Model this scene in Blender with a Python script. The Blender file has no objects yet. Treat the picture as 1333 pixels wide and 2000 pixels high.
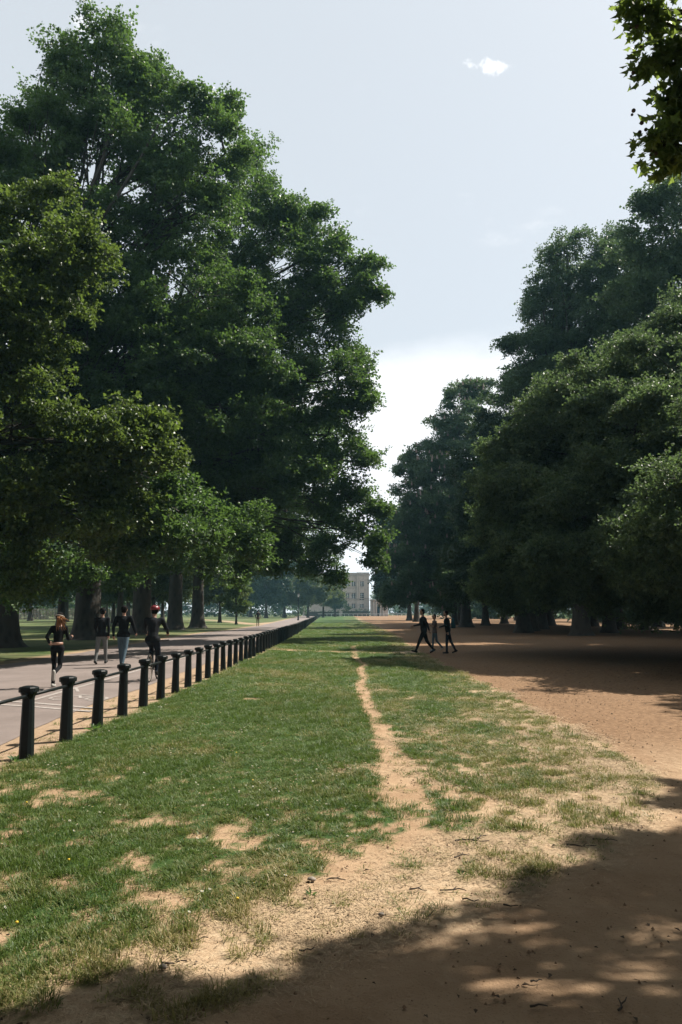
import bpy, bmesh, math, random
import numpy as np
from mathutils import Vector, Matrix, Euler

# ------------------------------------------------------------------ camera, sky, sun, exposure
SC = bpy.context.scene
COL = SC.collection
R = math.radians
EYE = 1.75
PITCH = math.atan(195 / 1500)
cam_d = bpy.data.cameras.new("camera")
cam_d.sensor_fit = 'VERTICAL'; cam_d.sensor_height = 36; cam_d.lens = 27
cam_d.clip_start = 0.05; cam_d.clip_end = 3000
cam = bpy.data.objects.new("camera", cam_d); COL.objects.link(cam)
cam.location = (0, 0, EYE); cam.rotation_euler = (math.pi / 2 + PITCH, 0, 0)
SC.camera = cam

SUN_EL, SUN_AZ = R(53), R(62)          # azimuth from +Y (view direction) towards +X
SUNV = Vector((math.cos(SUN_EL) * math.sin(SUN_AZ), math.cos(SUN_EL) * math.cos(SUN_AZ), math.sin(SUN_EL)))
W = bpy.data.worlds.new("World"); SC.world = W; W.use_nodes = True
nt = W.node_tree; nt.nodes.clear()


def N(nt, t, **kw):
    n = nt.nodes.new(t)
    for k, v in kw.items():
        if k in n.bl_rna.properties.keys():
            setattr(n, k, v)
        else:
            n.inputs[k].default_value = v
    return n


def L(nt, a, b):
    nt.links.new(a, b)


def mth(nt, op, a, b=None, clamp=False):
    n = nt.nodes.new('ShaderNodeMath'); n.operation = op; n.use_clamp = clamp
    for i, x in enumerate((a, b)):
        if x is None: continue
        if isinstance(x, (int, float)): n.inputs[i].default_value = x
        else: nt.links.new(x, n.inputs[i])
    return n.outputs[0]


def mixc(nt, f, a, b, blend='MIX'):
    n = nt.nodes.new('ShaderNodeMix'); n.data_type = 'RGBA'; n.blend_type = blend
    for s, x in ((n.inputs[0], f), (n.inputs[6], a), (n.inputs[7], b)):
        if isinstance(x, (int, float)): s.default_value = x
        elif isinstance(x, tuple): s.default_value = (*x, 1) if len(x) == 3 else x
        else: nt.links.new(x, s)
    return n.outputs[2]


def smooth(nt, x, lo, hi):
    n = nt.nodes.new('ShaderNodeMapRange'); n.interpolation_type = 'SMOOTHSTEP'
    n.inputs[1].default_value = lo; n.inputs[2].default_value = hi
    nt.links.new(x, n.inputs[0])
    return n.outputs[0]


SKY_STRENGTH = 0.070
sky = N(nt, 'ShaderNodeTexSky', sky_type='NISHITA', sun_disc=False, sun_elevation=SUN_EL, sun_rotation=SUN_AZ,
        air_density=1.0, dust_density=2.2, ozone_density=1.3, altitude=0)
tc = N(nt, 'ShaderNodeTexCoord')
sep = N(nt, 'ShaderNodeSeparateXYZ'); L(nt, tc.outputs['Generated'], sep.inputs[0])
el = sep.outputs[2]
mp = N(nt, 'ShaderNodeMapping'); mp.inputs['Scale'].default_value = (1, 1, 2.6)
L(nt, tc.outputs['Generated'], mp.inputs[0])
nz = N(nt, 'ShaderNodeTexNoise', Scale=5.0, Detail=7.0, Roughness=0.62); L(nt, mp.outputs[0], nz.inputs[0])
nf = nz.outputs[0]
# low bank of white cloud all round the horizon, ragged upper edge
edge = mth(nt, 'ADD', el, mth(nt, 'MULTIPLY', mth(nt, 'SUBTRACT', nf, 0.5), 0.10))
bank = mth(nt, 'SUBTRACT', 1.0, smooth(nt, edge, 0.296, 0.350), True)
# thin wisps
nz2 = N(nt, 'ShaderNodeTexNoise', Scale=9.0, Detail=8.0, Roughness=0.6); L(nt, mp.outputs[0], nz2.inputs[0])
wisp = mth(nt, 'MULTIPLY', smooth(nt, nz2.outputs[0], 0.62, 0.80), 0.25)


def puff(u, v, r, sx):
    yc = (1000 - v) / 1500; xc = (u - 666.5) / 1500
    d = Vector((xc, math.cos(PITCH) - math.sin(PITCH) * yc, math.sin(PITCH) + math.cos(PITCH) * yc)).normalized()
    m = N(nt, 'ShaderNodeVectorMath', operation='SUBTRACT'); L(nt, tc.outputs['Generated'], m.inputs[0]); m.inputs[1].default_value = d
    m2 = N(nt, 'ShaderNodeMapping'); m2.inputs['Scale'].default_value = (1 / sx, 1, 1); m2.inputs['Rotation'].default_value = (0, 0.35, 0)
    L(nt, m.outputs[0], m2.inputs[0])
    ln = N(nt, 'ShaderNodeVectorMath', operation='LENGTH'); L(nt, m2.outputs[0], ln.inputs[0])
    nz3 = N(nt, 'ShaderNodeTexNoise', Scale=38.0, Detail=7.0, Roughness=0.6); L(nt, tc.outputs['Generated'], nz3.inputs[0])
    dd = mth(nt, 'ADD', mth(nt, 'DIVIDE', ln.outputs[1], r), mth(nt, 'MULTIPLY', mth(nt, 'SUBTRACT', nz3.outputs[0], 0.5), 4.2))
    return mth(nt, 'SUBTRACT', 1.0, smooth(nt, dd, 0.35, 1.0), True)


c = mth(nt, 'MAXIMUM', bank, wisp)
c = mth(nt, 'MAXIMUM', c, puff(962, 130, 0.0092, 3.4))
c = mth(nt, 'MAXIMUM', c, mth(nt, 'MULTIPLY', puff(168, 40, 0.010, 2.0), 0.6))
pale = mixc(nt, 0.68, sky.outputs[0], (7.2, 7.6, 7.75))        # thin high veil over the blue
cl = mixc(nt, smooth(nt, nf, .35, .65), (8.5, 8.8, 9.2), (9.6, 9.7, 9.9))
skyc = mixc(nt, mth(nt, 'MULTIPLY', c, .92), pale, cl)
bg = N(nt, 'ShaderNodeBackground', Strength=SKY_STRENGTH); L(nt, skyc, bg.inputs[0])
wo = N(nt, 'ShaderNodeOutputWorld'); L(nt, bg.outputs[0], wo.inputs[0])

sun_d = bpy.data.lights.new("sun", 'SUN'); sun_d.energy = 5.0; sun_d.angle = R(0.53); sun_d.color = (1.0, 0.93, 0.82)
sun = bpy.data.objects.new("sun", sun_d); COL.objects.link(sun)
sun.rotation_euler = SUNV.to_track_quat('Z', 'Y').to_euler(); sun.location = (60, 40, 80)
SC.view_settings.view_transform = 'Standard'; SC.view_settings.look = 'None'
SC.view_settings.exposure = 0.87; SC.view_settings.gamma = 1.0; SC.view_settings.use_curve_mapping = False
cy = SC.cycles
cy.max_bounces = 6; cy.diffuse_bounces = 1; cy.glossy_bounces = 2; cy.transmission_bounces = 3; cy.volume_bounces = 0
cy.transparent_max_bounces = 4; cy.use_denoising = True

# ------------------------------------------------------------------ helpers
rng = np.random.default_rng(7)


def ray(u, v):
    yc = (1000 - v) / 1500; xc = (u - 666.5) / 1500
    return np.array((xc, math.cos(PITCH) - math.sin(PITCH) * yc, math.sin(PITCH) + math.cos(PITCH) * yc))


def P(u, v, Y):
    "a point at forward distance Y metres seen in direction (u, v)"
    d = ray(u, v); t = Y / d[1]
    return np.array((d[0] * t, Y, EYE + d[2] * t))


def G(u, v):
    d = ray(u, v); t = -EYE / d[2]
    return np.array((d[0] * t, d[1] * t))


def caster(u, v, z):
    "the point at height z whose shadow falls on the ground seen at (u, v)"
    g = G(u, v); k = z / SUNV.z
    return np.array((g[0] + SUNV.x * k, g[1] + SUNV.y * k, z))


def h2(ix, iy, s):
    n = (ix.astype(np.int64) * 374761393 + iy.astype(np.int64) * 668265263 + s * 974711) & 0x7fffffff
    n = ((n ^ (n >> 13)) * 1274126177) & 0x7fffffff
    return ((n ^ (n >> 16)) & 0xffff) / 65535.0


def vnoise(x, y, s=0):
    x = np.asarray(x, float); y = np.asarray(y, float)
    ix = np.floor(x); iy = np.floor(y); fx = x - ix; fy = y - iy
    fx = fx * fx * (3 - 2 * fx); fy = fy * fy * (3 - 2 * fy)
    a = h2(ix, iy, s); b = h2(ix + 1, iy, s); c_ = h2(ix, iy + 1, s); d = h2(ix + 1, iy + 1, s)
    return (a * (1 - fx) + b * fx) * (1 - fy) + (c_ * (1 - fx) + d * fx) * fy


def fbm(x, y, s=0, o=4):
    t = 0; a = 1; w = 0
    for i in range(o):
        t = t + a * vnoise(x * 2 ** i + 13.7 * i, y * 2 ** i - 7.1 * i, s + i); w += a; a *= 0.55
    return t / w


def sstep(a, b, x):
    t = np.clip((x - a) / (b - a), 0, 1)
    return t * t * (3 - 2 * t)


def tag(o, label=None, cat=None, group=None, kind=None):
    if label: o['label'] = label
    if cat: o['category'] = cat
    if group: o['group'] = group
    if kind: o['kind'] = kind
    return o


def empty(name, loc=(0, 0, 0), rz=0, label=None, cat=None, group=None):
    o = bpy.data.objects.new(name, None); COL.objects.link(o)
    o.location = loc; o.rotation_euler = (0, 0, rz)
    o.empty_display_size = 0.2
    return tag(o, label, cat, group)


class GB:
    "collects shapes, then links them as one mesh object"
    def __init__(s): s.v = []; s.f = []; s.n = 0; s.mi = []

    def add(s, v, f, m=0):
        s.v.extend(map(tuple, v)); s.f.extend(tuple(i + s.n for i in q) for q in f); s.mi.extend([m] * len(f)); s.n += len(v)

    def box(s, c, d, rz=0, m=0, taper=1.0):
        c = np.array(c, float); hx, hy, hz = d[0] / 2, d[1] / 2, d[2] / 2
        v = []
        for z, k in ((-hz, 1), (hz, taper)):
            for x, y in ((-hx, -hy), (hx, -hy), (hx, hy), (-hx, hy)):
                x *= k; y *= k
                v.append((c[0] + x * math.cos(rz) - y * math.sin(rz), c[1] + x * math.sin(rz) + y * math.cos(rz), c[2] + z))
        s.add(v, [(3, 2, 1, 0), (4, 5, 6, 7), (0, 1, 5, 4), (1, 2, 6, 5), (2, 3, 7, 6), (3, 0, 4, 7)], m)

    def tube(s, pts, rad, n=8, caps=True, m=0, wob=0.0, seed=0):
        pts = np.asarray(pts, float); k = len(pts)
        rad = np.full(k, rad) if np.isscalar(rad) else np.asarray(rad, float)
        t = np.gradient(pts, axis=0); t /= np.linalg.norm(t, axis=1)[:, None] + 1e-9
        ref = np.array((0, 0, 1.0)) if abs(t[0][2]) < 0.9 else np.array((1.0, 0, 0))
        v = []; a = np.linspace(0, 2 * np.pi, n, endpoint=False)
        u = np.cross(ref, t[0]); u /= np.linalg.norm(u)
        for i in range(k):
            u = u - t[i] * np.dot(u, t[i]); u /= np.linalg.norm(u) + 1e-9
            w = np.cross(t[i], u)
            rr = rad[i]
            if wob:
                q = 1 + wob * (vnoise(np.cos(a) * 2 + 5, np.sin(a) * 2 + i * 0.35, seed) - 0.5) * 2
            else: q = np.ones(n)
            v.append(pts[i] + rr * q[:, None] * (np.cos(a)[:, None] * u + np.sin(a)[:, None] * w))
        v = np.concatenate(v)
        f = [(i * n + j, i * n + (j + 1) % n, (i + 1) * n + (j + 1) % n, (i + 1) * n + j) for i in range(k - 1) for j in range(n)]
        if caps:
            f.append(tuple(range(n - 1, -1, -1))); f.append(tuple((k - 1) * n + j for j in range(n)))
        s.add(v, f, m)

    def capsule(s, a, b, ra, rb, n=12, m=0, sx=1.0):
        a = np.array(a, float); b = np.array(b, float); ax = b - a; ln = np.linalg.norm(ax); ax = ax / ln if ln > 1e-6 else np.array((0, 0, 1.0))
        ref = np.array((1.0, 0, 0)) if abs(ax[0]) < 0.9 else np.array((0, 1.0, 0))
        w = np.cross(ax, ref); w /= np.linalg.norm(w); u = np.cross(w, ax)
        ring = []
        for th in (-80, -55, -28, 0): ring.append((a + ax * ra * math.sin(R(th)), ra * math.cos(R(th))))
        for th in (0, 28, 55, 80): ring.append((b + ax * rb * math.sin(R(th)), rb * math.cos(R(th))))
        an = np.linspace(0, 2 * np.pi, n, endpoint=False); v = []
        for c, r in ring: v.append(c + r * (np.cos(an)[:, None] * u * sx + np.sin(an)[:, None] * w))
        v = np.concatenate(v); k = len(ring)
        f = [(i * n + j, i * n + (j + 1) % n, (i + 1) * n + (j + 1) % n, (i + 1) * n + j) for i in range(k - 1) for j in range(n)]
        f.append(tuple(range(n - 1, -1, -1))); f.append(tuple((k - 1) * n + j for j in range(n)))
        s.add(v, f, m)

    def lathe(s, prof, n=12, c=(0, 0, 0), m=0, a0=0.0, sx=1, sy=1):
        a = np.linspace(0, 2 * np.pi, n, endpoint=False) + a0; v = []
        for r, z in prof:
            for q in a: v.append((c[0] + r * math.cos(q) * sx, c[1] + r * math.sin(q) * sy, c[2] + z))
        k = len(prof)
        f = [(i * n + j, i * n + (j + 1) % n, (i + 1) * n + (j + 1) % n, (i + 1) * n + j) for i in range(k - 1) for j in range(n)]
        f.append(tuple(range(n - 1, -1, -1))); f.append(tuple((k - 1) * n + j for j in range(n)))
        s.add(v, f, m)

    def ball(s, c, r, n=10, m=0):
        r = np.broadcast_to(np.array(r, float), (3,))
        prof = [(math.cos(R(t)), math.sin(R(t))) for t in (-85, -60, -35, -12, 12, 35, 60, 85)]
        a = np.linspace(0, 2 * np.pi, n, endpoint=False); v = []
        for q, z in prof:
            for t in a: v.append((c[0] + r[0] * q * math.cos(t), c[1] + r[1] * q * math.sin(t), c[2] + r[2] * z))
        k = len(prof)
        f = [(i * n + j, i * n + (j + 1) % n, (i + 1) * n + (j + 1) % n, (i + 1) * n + j) for i in range(k - 1) for j in range(n)]
        f.append(tuple(range(n - 1, -1, -1))); f.append(tuple((k - 1) * n + j for j in range(n)))
        s.add(v, f, m)

    def torus(s, c, axis, RR, r, n=28, k=6, m=0):
        axis = np.array(axis, float); axis /= np.linalg.norm(axis)
        ref = np.array((0, 0, 1.0)) if abs(axis[2]) < .9 else np.array((1.0, 0, 0))
        u = np.cross(axis, ref); u /= np.linalg.norm(u); w = np.cross(axis, u); v = []
        for i in range(n):
            a = 2 * np.pi * i / n; d = u * math.cos(a) + w * math.sin(a)
            for j in range(k):
                b = 2 * np.pi * j / k
                v.append(np.array(c) + d * (RR + r * math.cos(b)) + axis * r * math.sin(b))
        f = [(i * k + j, ((i + 1) % n) * k + j, ((i + 1) % n) * k + (j + 1) % k, i * k + (j + 1) % k) for i in range(n) for j in range(k)]
        s.add(v, f, m)

    def mesh(s, name):
        me = bpy.data.meshes.new(name); me.from_pydata(s.v, [], s.f)
        me.polygons.foreach_set('material_index', np.array(s.mi, dtype=np.int32))
        return me

    def build(s, name, mats, parent=None, shade=False, kind=None):
        me = s.mesh(name)
        for m in (mats if isinstance(mats, (list, tuple)) else [mats]): me.materials.append(m)
        if shade: me.shade_smooth()
        return link(name, me, parent, kind)


def link(name, me, parent=None, kind=None):
    o = bpy.data.objects.new(name, me); COL.objects.link(o)
    if parent is not None: o.parent = parent
    if kind: o['kind'] = kind
    return o


def copy_tree(o, parent=None):
    c_ = o.copy(); COL.objects.link(c_)
    if parent is not None: c_.parent = parent
    for ch in [x for x in o.children]: copy_tree(ch, c_)
    return c_


# ------------------------------------------------------------------ materials
def mat(name):
    m = bpy.data.materials.new(name); m.use_nodes = True
    n = m.node_tree; n.nodes.clear()
    out = n.nodes.new('ShaderNodeOutputMaterial')
    return m, n, out


def plain(name, col, rough=0.6, var=0.25, scale=30, metal=0.0, bump=0.0, spec=0.5, dist=0.01):
    m, n, out = mat(name)
    p = N(n, 'ShaderNodeBsdfPrincipled', Roughness=rough, Metallic=metal); p.inputs['Specular IOR Level'].default_value = spec
    t = N(n, 'ShaderNodeTexCoord'); z = N(n, 'ShaderNodeTexNoise', Scale=scale, Detail=5.0, Roughness=0.6); L(n, t.outputs['Object'], z.inputs[0])
    a = tuple(x * (1 - var) for x in col); b = tuple(min(1, x * (1 + var)) for x in col)
    L(n, mixc(n, smooth(n, z.outputs[0], 0.3, 0.7), a, b), p.inputs['Base Color'])
    if bump:
        bm = N(n, 'ShaderNodeBump', Strength=bump, Distance=dist); L(n, z.outputs[0], bm.inputs['Height']); L(n, bm.outputs[0], p.inputs['Normal'])
    L(n, p.outputs[0], out.inputs[0])
    return m


def leafmat(name, dark, light, trans=0.35, rough=0.42, tcol=None, spec=0.5):
    m, n, out = mat(name)
    p = N(n, 'ShaderNodeBsdfPrincipled', Roughness=rough); p.inputs['Specular IOR Level'].default_value = spec
    oi = N(n, 'ShaderNodeObjectInfo'); geo = N(n, 'ShaderNodeNewGeometry')
    r1 = mth(n, 'ADD', mth(n, 'MULTIPLY', oi.outputs['Random'], 0.55), mth(n, 'MULTIPLY', geo.outputs['Random Per Island'], 0.45))
    cc = mixc(n, r1, dark, light); L(n, cc, p.inputs['Base Color'])
    tr = N(n, 'ShaderNodeBsdfTranslucent')
    tb = tcol or tuple(min(1, x * k) for x, k in zip(light, (1.9, 1.9, 0.7)))
    L(n, mixc(n, r1, tuple(x * .6 for x in tb), tb), tr.inputs[0])
    mx = N(n, 'ShaderNodeMixShader'); mx.inputs[0].default_value = trans
    L(n, p.outputs[0], mx.inputs[1]); L(n, tr.outputs[0], mx.inputs[2]); L(n, mx.outputs[0], out.inputs[0])
    return m


def barkmat(name, a, b, scale=3.0):
    m, n, out = mat(name)
    p = N(n, 'ShaderNodeBsdfPrincipled', Roughness=0.9)
    t = N(n, 'ShaderNodeTexCoord'); mp_ = N(n, 'ShaderNodeMapping'); mp_.inputs['Scale'].default_value = (1, 1, 0.45); L(n, t.outputs['Object'], mp_.inputs[0])
    vo = N(n, 'ShaderNodeTexVoronoi', Scale=scale); L(n, mp_.outputs[0], vo.inputs[0])
    z = N(n, 'ShaderNodeTexNoise', Scale=scale * 2, Detail=8.0, Roughness=0.7); L(n, mp_.outputs[0], z.inputs[0])
    f = mth(n, 'MULTIPLY', mth(n, 'ADD', vo.outputs[0], z.outputs[0]), 0.7)
    L(n, mixc(n, smooth(n, f, 0.3, 0.8), a, b), p.inputs['Base Color'])
    bm = N(n, 'ShaderNodeBump', Strength=0.8, Distance=0.06); L(n, z.outputs[0], bm.inputs['Height']); L(n, bm.outputs[0], p.inputs['Normal'])
    L(n, p.outputs[0], out.inputs[0])
    return m


M = {}
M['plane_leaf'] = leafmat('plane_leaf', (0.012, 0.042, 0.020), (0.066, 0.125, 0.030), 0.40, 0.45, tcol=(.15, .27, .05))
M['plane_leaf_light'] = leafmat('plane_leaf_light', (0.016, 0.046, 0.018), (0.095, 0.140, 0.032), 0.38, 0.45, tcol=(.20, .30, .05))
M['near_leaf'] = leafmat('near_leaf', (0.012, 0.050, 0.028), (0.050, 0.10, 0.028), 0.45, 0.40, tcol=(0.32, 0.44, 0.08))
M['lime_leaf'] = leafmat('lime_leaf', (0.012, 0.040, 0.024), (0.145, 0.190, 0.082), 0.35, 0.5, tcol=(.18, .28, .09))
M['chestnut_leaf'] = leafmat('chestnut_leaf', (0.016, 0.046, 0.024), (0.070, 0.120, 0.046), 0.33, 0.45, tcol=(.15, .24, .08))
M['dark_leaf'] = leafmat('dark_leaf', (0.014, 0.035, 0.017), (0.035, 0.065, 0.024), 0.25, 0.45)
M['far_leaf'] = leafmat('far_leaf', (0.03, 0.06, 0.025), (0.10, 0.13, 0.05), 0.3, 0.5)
M['bark'] = barkmat('plane_bark', (0.014, 0.012, 0.010), (0.042, 0.036, 0.029))
M['dark_bark'] = barkmat('dark_bark', (0.02, 0.016, 0.013), (0.05, 0.042, 0.033), 5)
M['black_paint'] = plain('black_paint', (0.004, 0.007, 0.008), 0.5, 0.3, 14, bump=0.15, spec=0.22, dist=0.004)
M['stone'] = plain('pale_stone', (0.42, 0.36, 0.315), 0.85, 0.14, 1.4, bump=0.2)
M['stone_dark'] = plain('weathered_stone', (0.30, 0.26, 0.23), 0.85, 0.2, 1.2, bump=0.2)
M['glass'] = plain('window_glass', (0.012, 0.015, 0.018), 0.08, 0.1, 3)
M['white_paint'] = plain('white_paint', (0.75, 0.75, 0.73), 0.6, 0.1, 10)
M['road_paint'] = plain('road_paint', (0.30, 0.27, 0.25), 0.8, 0.3, 25)
M['twig'] = plain('twig_bark', (0.045, 0.033, 0.024), 0.9, 0.4, 40)
M['pebble'] = plain('pebble', (0.22, 0.19, 0.16), 0.8, 0.3, 60, bump=0.3)
M['skin'] = plain('skin', (0.30, 0.17, 0.12), 0.5, 0.1, 20)


def fabric(name, col): return plain(name, tuple(x * .7 for x in col), 0.9, 0.2, 60, bump=0.2, spec=0.1)


# ------------------------------------------------------------------ the ground: what grows where
FENCE_UV = [(49.5, 1481.5), (137.5, 1448.5), (251.5, 1402), (377.5, 1340.5), (478, 1289), (535, 1263), (562, 1249.5), (580, 1239.5), (607, 1223), (625, 1210.5)]
FEN = np.array([G(*q) for q in FENCE_UV])
FEN[:, 0] = np.interp(FEN[:, 1], [9, 22, 40, 60, 95, 170], [FEN[0, 0], FEN[3, 0], FEN[5, 0] - .02, FEN[6, 0] - .1, -4.1, -5.6])
def fence_x(y):
    y = np.asarray(y, float)
    s0 = (FEN[3, 0] - FEN[0, 0]) / (FEN[3, 1] - FEN[0, 1])
    x = np.interp(y, FEN[:, 1], FEN[:, 0])
    x = np.where(y < FEN[0, 1], FEN[0, 0] + s0 * (y - FEN[0, 1]), x)
    return np.where(y > FEN[-1, 1], FEN[-1, 0] + (y - FEN[-1, 1]) * -0.018, x)


def verge_w(y): return np.interp(y, [0, 8, 10, 14, 20, 40, 120], [0.25, 0.4, 0.75, 1.0, 1.1, 1.1, 1.0])
def road_r(y): return fence_x(y) - verge_w(y)
def road_l(y): return np.interp(y, [-30, 0, 15, 30, 64, 76, 97, 150, 300], [-12, -12, -11.5, -11.2, -11.6, -10.6, -10.4, -11.6, -16])


def seg_d(x, y, pts):
    d = np.full(np.shape(x), 1e9)
    for (ax, ay), (bx, by) in zip(pts[:-1], pts[1:]):
        dx, dy = bx - ax, by - ay
        t = np.clip(((x - ax) * dx + (y - ay) * dy) / (dx * dx + dy * dy), 0, 1)
        d = np.minimum(d, np.hypot(x - ax - t * dx, y - ay - t * dy))
    return d


TRACK = np.array([G(*q) for q in ((690, 1262), (698, 1288), (712, 1330), (728, 1390), (745, 1440), (765, 1500), (790, 1570), (812, 1640), (790, 1720), (700, 1800))])
TRAIL = np.array([G(*q) for q in ((1120, 1352), (1190, 1380), (1212, 1410), (1270, 1448), (1340, 1492), (1420, 1530))])
CROSS = np.array([G(*q) for q in ((535, 1268), (600, 1271), (700, 1273), (790, 1274), (1000, 1262))])
# edge of the bare earth on the right, from far to near (grass lies on its left)
EDGE = np.array([G(*q) for q in ((700, 1207), (720, 1216), (760, 1235), (850, 1290), (960, 1340), (1060, 1395), (1180, 1455), (1275, 1515), (1285, 1560), (1205, 1635),
                                 (1090, 1700), (960, 1748), (800, 1800), (650, 1850), (450, 1950), (250, 2030), (0, 2140))])


def edge_side(x, y):
    "signed distance to the bare earth: positive on the grass side"
    d = seg_d(x, y, EDGE)
    poly = np.concatenate([EDGE, [[-3, 1.5], [60, 1.5], [60, 400], [EDGE[0, 0], 400]]])
    ins = np.zeros(np.shape(x), bool)
    j = len(poly) - 1
    for i in range(len(poly)):
        xi, yi = poly[i]; xj, yj = poly[j]
        c_ = ((yi > y) != (yj > y)) & (x < (xj - xi) * (y - yi) / (yj - yi + 1e-12) + xi)
        ins ^= c_; j = i
    return np.where(ins, -d, d)


def masks(x, y):
    "grass cover 0..1, dry straw 0..1"
    x = np.asarray(x, float); y = np.asarray(y, float)
    n1 = fbm(x * 1.3, y * 1.0, 3, 5); n2 = fbm(x * 4.5, y * 3.2, 11, 4); n5 = fbm(x * 13, y * 10, 57, 2); n3 = fbm(x * 0.35, y * 0.25, 23, 3)
    es = edge_side(x, y) + (n1 - .5) * .5
    td = seg_d(x + .5 * (vnoise(y * .42, y * 0 + 3.5, 9) - .5) * sstep(5, 8, y), y, TRACK)
    tw = np.interp(y, [4, 5.5, 7, 9, 14, 30], [0.75, 0.62, 0.45, 0.30, 0.22, 0.21])
    gr = np.interp(y, [3, 4.2, 5.5, 7.5, 11, 20, 200], [0.55, 0.60, 0.64, 0.80, 1.0, 1.1, 1.1])
    # bare-ness grows toward the earth edge; the right of the track is thinner, browner turf
    tx = np.interp(y, TRACK[::-1, 1], TRACK[::-1, 0])
    right = sstep(-0.1, 0.4, x - tx)
    ew = np.interp(y, [3, 6, 10, 20, 60], [.8, 1.35, 1.5, 1.6, 2.5])
    bare = 0.50 * sstep(1, 0, es / ew) ** 1.3 + 0.66 * sstep(1.25, 0.35, td / tw) + right * np.interp(y, [3, 7, 10, 16, 30], [0.28, 0.30, .24, .15, .06])
    bare += 0.45 * sstep(1.0, .3, td / np.interp(y, [7, 12, 30], [.25, .19, .20]))
    bare += 0.9 * sstep(.5, .2, seg_d(x, y, CROSS) / np.interp(y, [20, 40], [.8, 1.0]) * .45)
    amp = np.interp(y, [3, 7, 10, 18], [1.0, .9, .6, .35]) + .65 * right * (y < 18) + .5 * sstep(2.0, .3, es)
    v = gr - bare - amp * (1.0 * (n1 - 0.45) + 2.0 * (n2 - 0.5) + 1.7 * (n5 - .5))
    g = sstep(0.20, 0.58, v)
    g = g * sstep(-0.15, 0.12, es)
    td2 = seg_d(x + (n2 - .5) * .3, y, TRAIL)
    # worn slab-like patch
    px, py = G(498, 1365)
    g = np.where((np.abs(x - px) < .27) & (np.abs(y - py) < .22), 0, g)
    # verge along the railing and the road
    fx = fence_x(y); vd = x - (fx + 0.10 + (n2 - .5) * .35)
    lawn_l = x - (road_l(y) - 0.25 - (n1 - .5) * 1.2)
    g = np.where(vd < 0, g * sstep(-0.16, 0.05, vd), g)
    left = sstep(0.0, -0.7, lawn_l) * (0.65 + .5 * n3)
    path2 = seg_d(x, y, np.array([G(376, 1209), G(440, 1213), G(497, 1219.5), G(530, 1216)]))
    left = left * sstep(.7, 1.6, path2)
    g = np.where(x < road_l(y), np.maximum(left, 0), g)
    dry = np.clip(1.15 * sstep(1.0, 0.1, np.abs(es - .35) / np.interp(y, [3, 8, 15], [.8, .9, 1.1])) + 0.55 * right * sstep(.35, .65, n1) + 0.25 * sstep(.6, .8, n2), 0, 1)
    dry = np.where((x < fx), 0.15, dry) * sstep(-.5, .1, es)
    dry = np.maximum(dry, .8 * sstep(.42, .12, td2))
    return np.clip(g, 0, 1), dry, es


def ground_z(x, y):
    a = sstep(-3.6, -2.6, np.asarray(x, float)) * 0.035
    return a * (fbm(np.asarray(x) * 1.1, np.asarray(y) * 1.1, 41, 4) - .5) * 2 - 0.004 + a * .45 * (fbm(np.asarray(x) * 5, np.asarray(y) * 5, 43, 3) - .5)


# ground mesh
def geo(a, b, s, k):
    o = []; x = a
    while x < b: o.append(x); x += s; s *= k
    o.append(b); return np.array(o)


xs = np.concatenate([-geo(6, 500, .1, 1.09)[::-1], np.arange(-5.93, 9, .06), geo(9, 500, .08, 1.09)])
ys = np.concatenate([-geo(0, 60, .8, 1.4)[::-1], np.arange(.5, 2.6, .3), np.arange(2.6, 15, .055), geo(15, 900, .06, 1.018)])
gx, gy = np.meshgrid(xs, ys)
gmask, gdry, gedge = masks(gx, gy)
gz = ground_z(gx, gy) - 0.012 * (1 - gmask) * sstep(-3.6, -3, gx)
nx, ny = len(xs), len(ys)
me = bpy.data.meshes.new('ground')
co = np.stack([gx, gy, gz], -1).reshape(-1, 3)
idx = np.arange(nx * ny).reshape(ny, nx)
quads = np.stack([idx[:-1, :-1], idx[:-1, 1:], idx[1:, 1:], idx[1:, :-1]], -1).reshape(-1, 4)
me.vertices.add(len(co)); me.vertices.foreach_set('co', co.ravel().astype(np.float32))
me.loops.add(quads.size); me.loops.foreach_set('vertex_index', quads.ravel().astype(np.int32))
me.polygons.add(len(quads)); me.polygons.foreach_set('loop_start', np.arange(0, quads.size, 4, dtype=np.int32))
me.update(calc_edges=True)
for nm, a in (('cover', gmask), ('dry', gdry), ('earth', sstep(.25, -.25, gedge)), ('verge', sstep(.3, -.1, gx - fence_x(gy)))):
    at = me.attributes.new(nm, 'FLOAT', 'POINT'); at.data.foreach_set('value', a.ravel().astype(np.float32))
me.shade_smooth()
m, n, out = mat('ground_soil')
p = N(n, 'ShaderNodeBsdfPrincipled', Roughness=0.95); p.inputs['Specular IOR Level'].default_value = 0.2
t = N(n, 'ShaderNodeTexCoord').outputs['Object']
def noise(s, d=6.0, r=.62):
    z = N(n, 'ShaderNodeTexNoise', Scale=s, Detail=d, Roughness=r); L(n, t, z.inputs[0]); return z.outputs[0]
def attr(a): return N(n, 'ShaderNodeAttribute', attribute_name=a).outputs['Fac']
nA, nB, nC, nD = noise(1.6), noise(14), noise(70, 4.0, .7), noise(.35)
soil = mixc(n, smooth(n, nA, .3, .7), (0.29, 0.188, 0.112), (0.39, 0.268, 0.168))
soil = mixc(n, mth(n, 'MULTIPLY', smooth(n, nC, .55, .75), .65), soil, (0.07, 0.042, 0.026))
soil = mixc(n, mth(n, 'MULTIPLY', smooth(n, nB, .52, .75), .45), soil, (0.40, 0.285, 0.19))
pale = mixc(n, smooth(n, nB, .35, .7), (0.39, 0.275, 0.175), (0.50, 0.385, 0.26))
pale = mixc(n, mth(n, 'MULTIPLY', smooth(n, nC, .5, .7), .6), pale, (0.12, 0.075, 0.042))
soil = mixc(n, mth(n, 'MULTIPLY', attr('dry'), .85), soil, pale)
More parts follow.
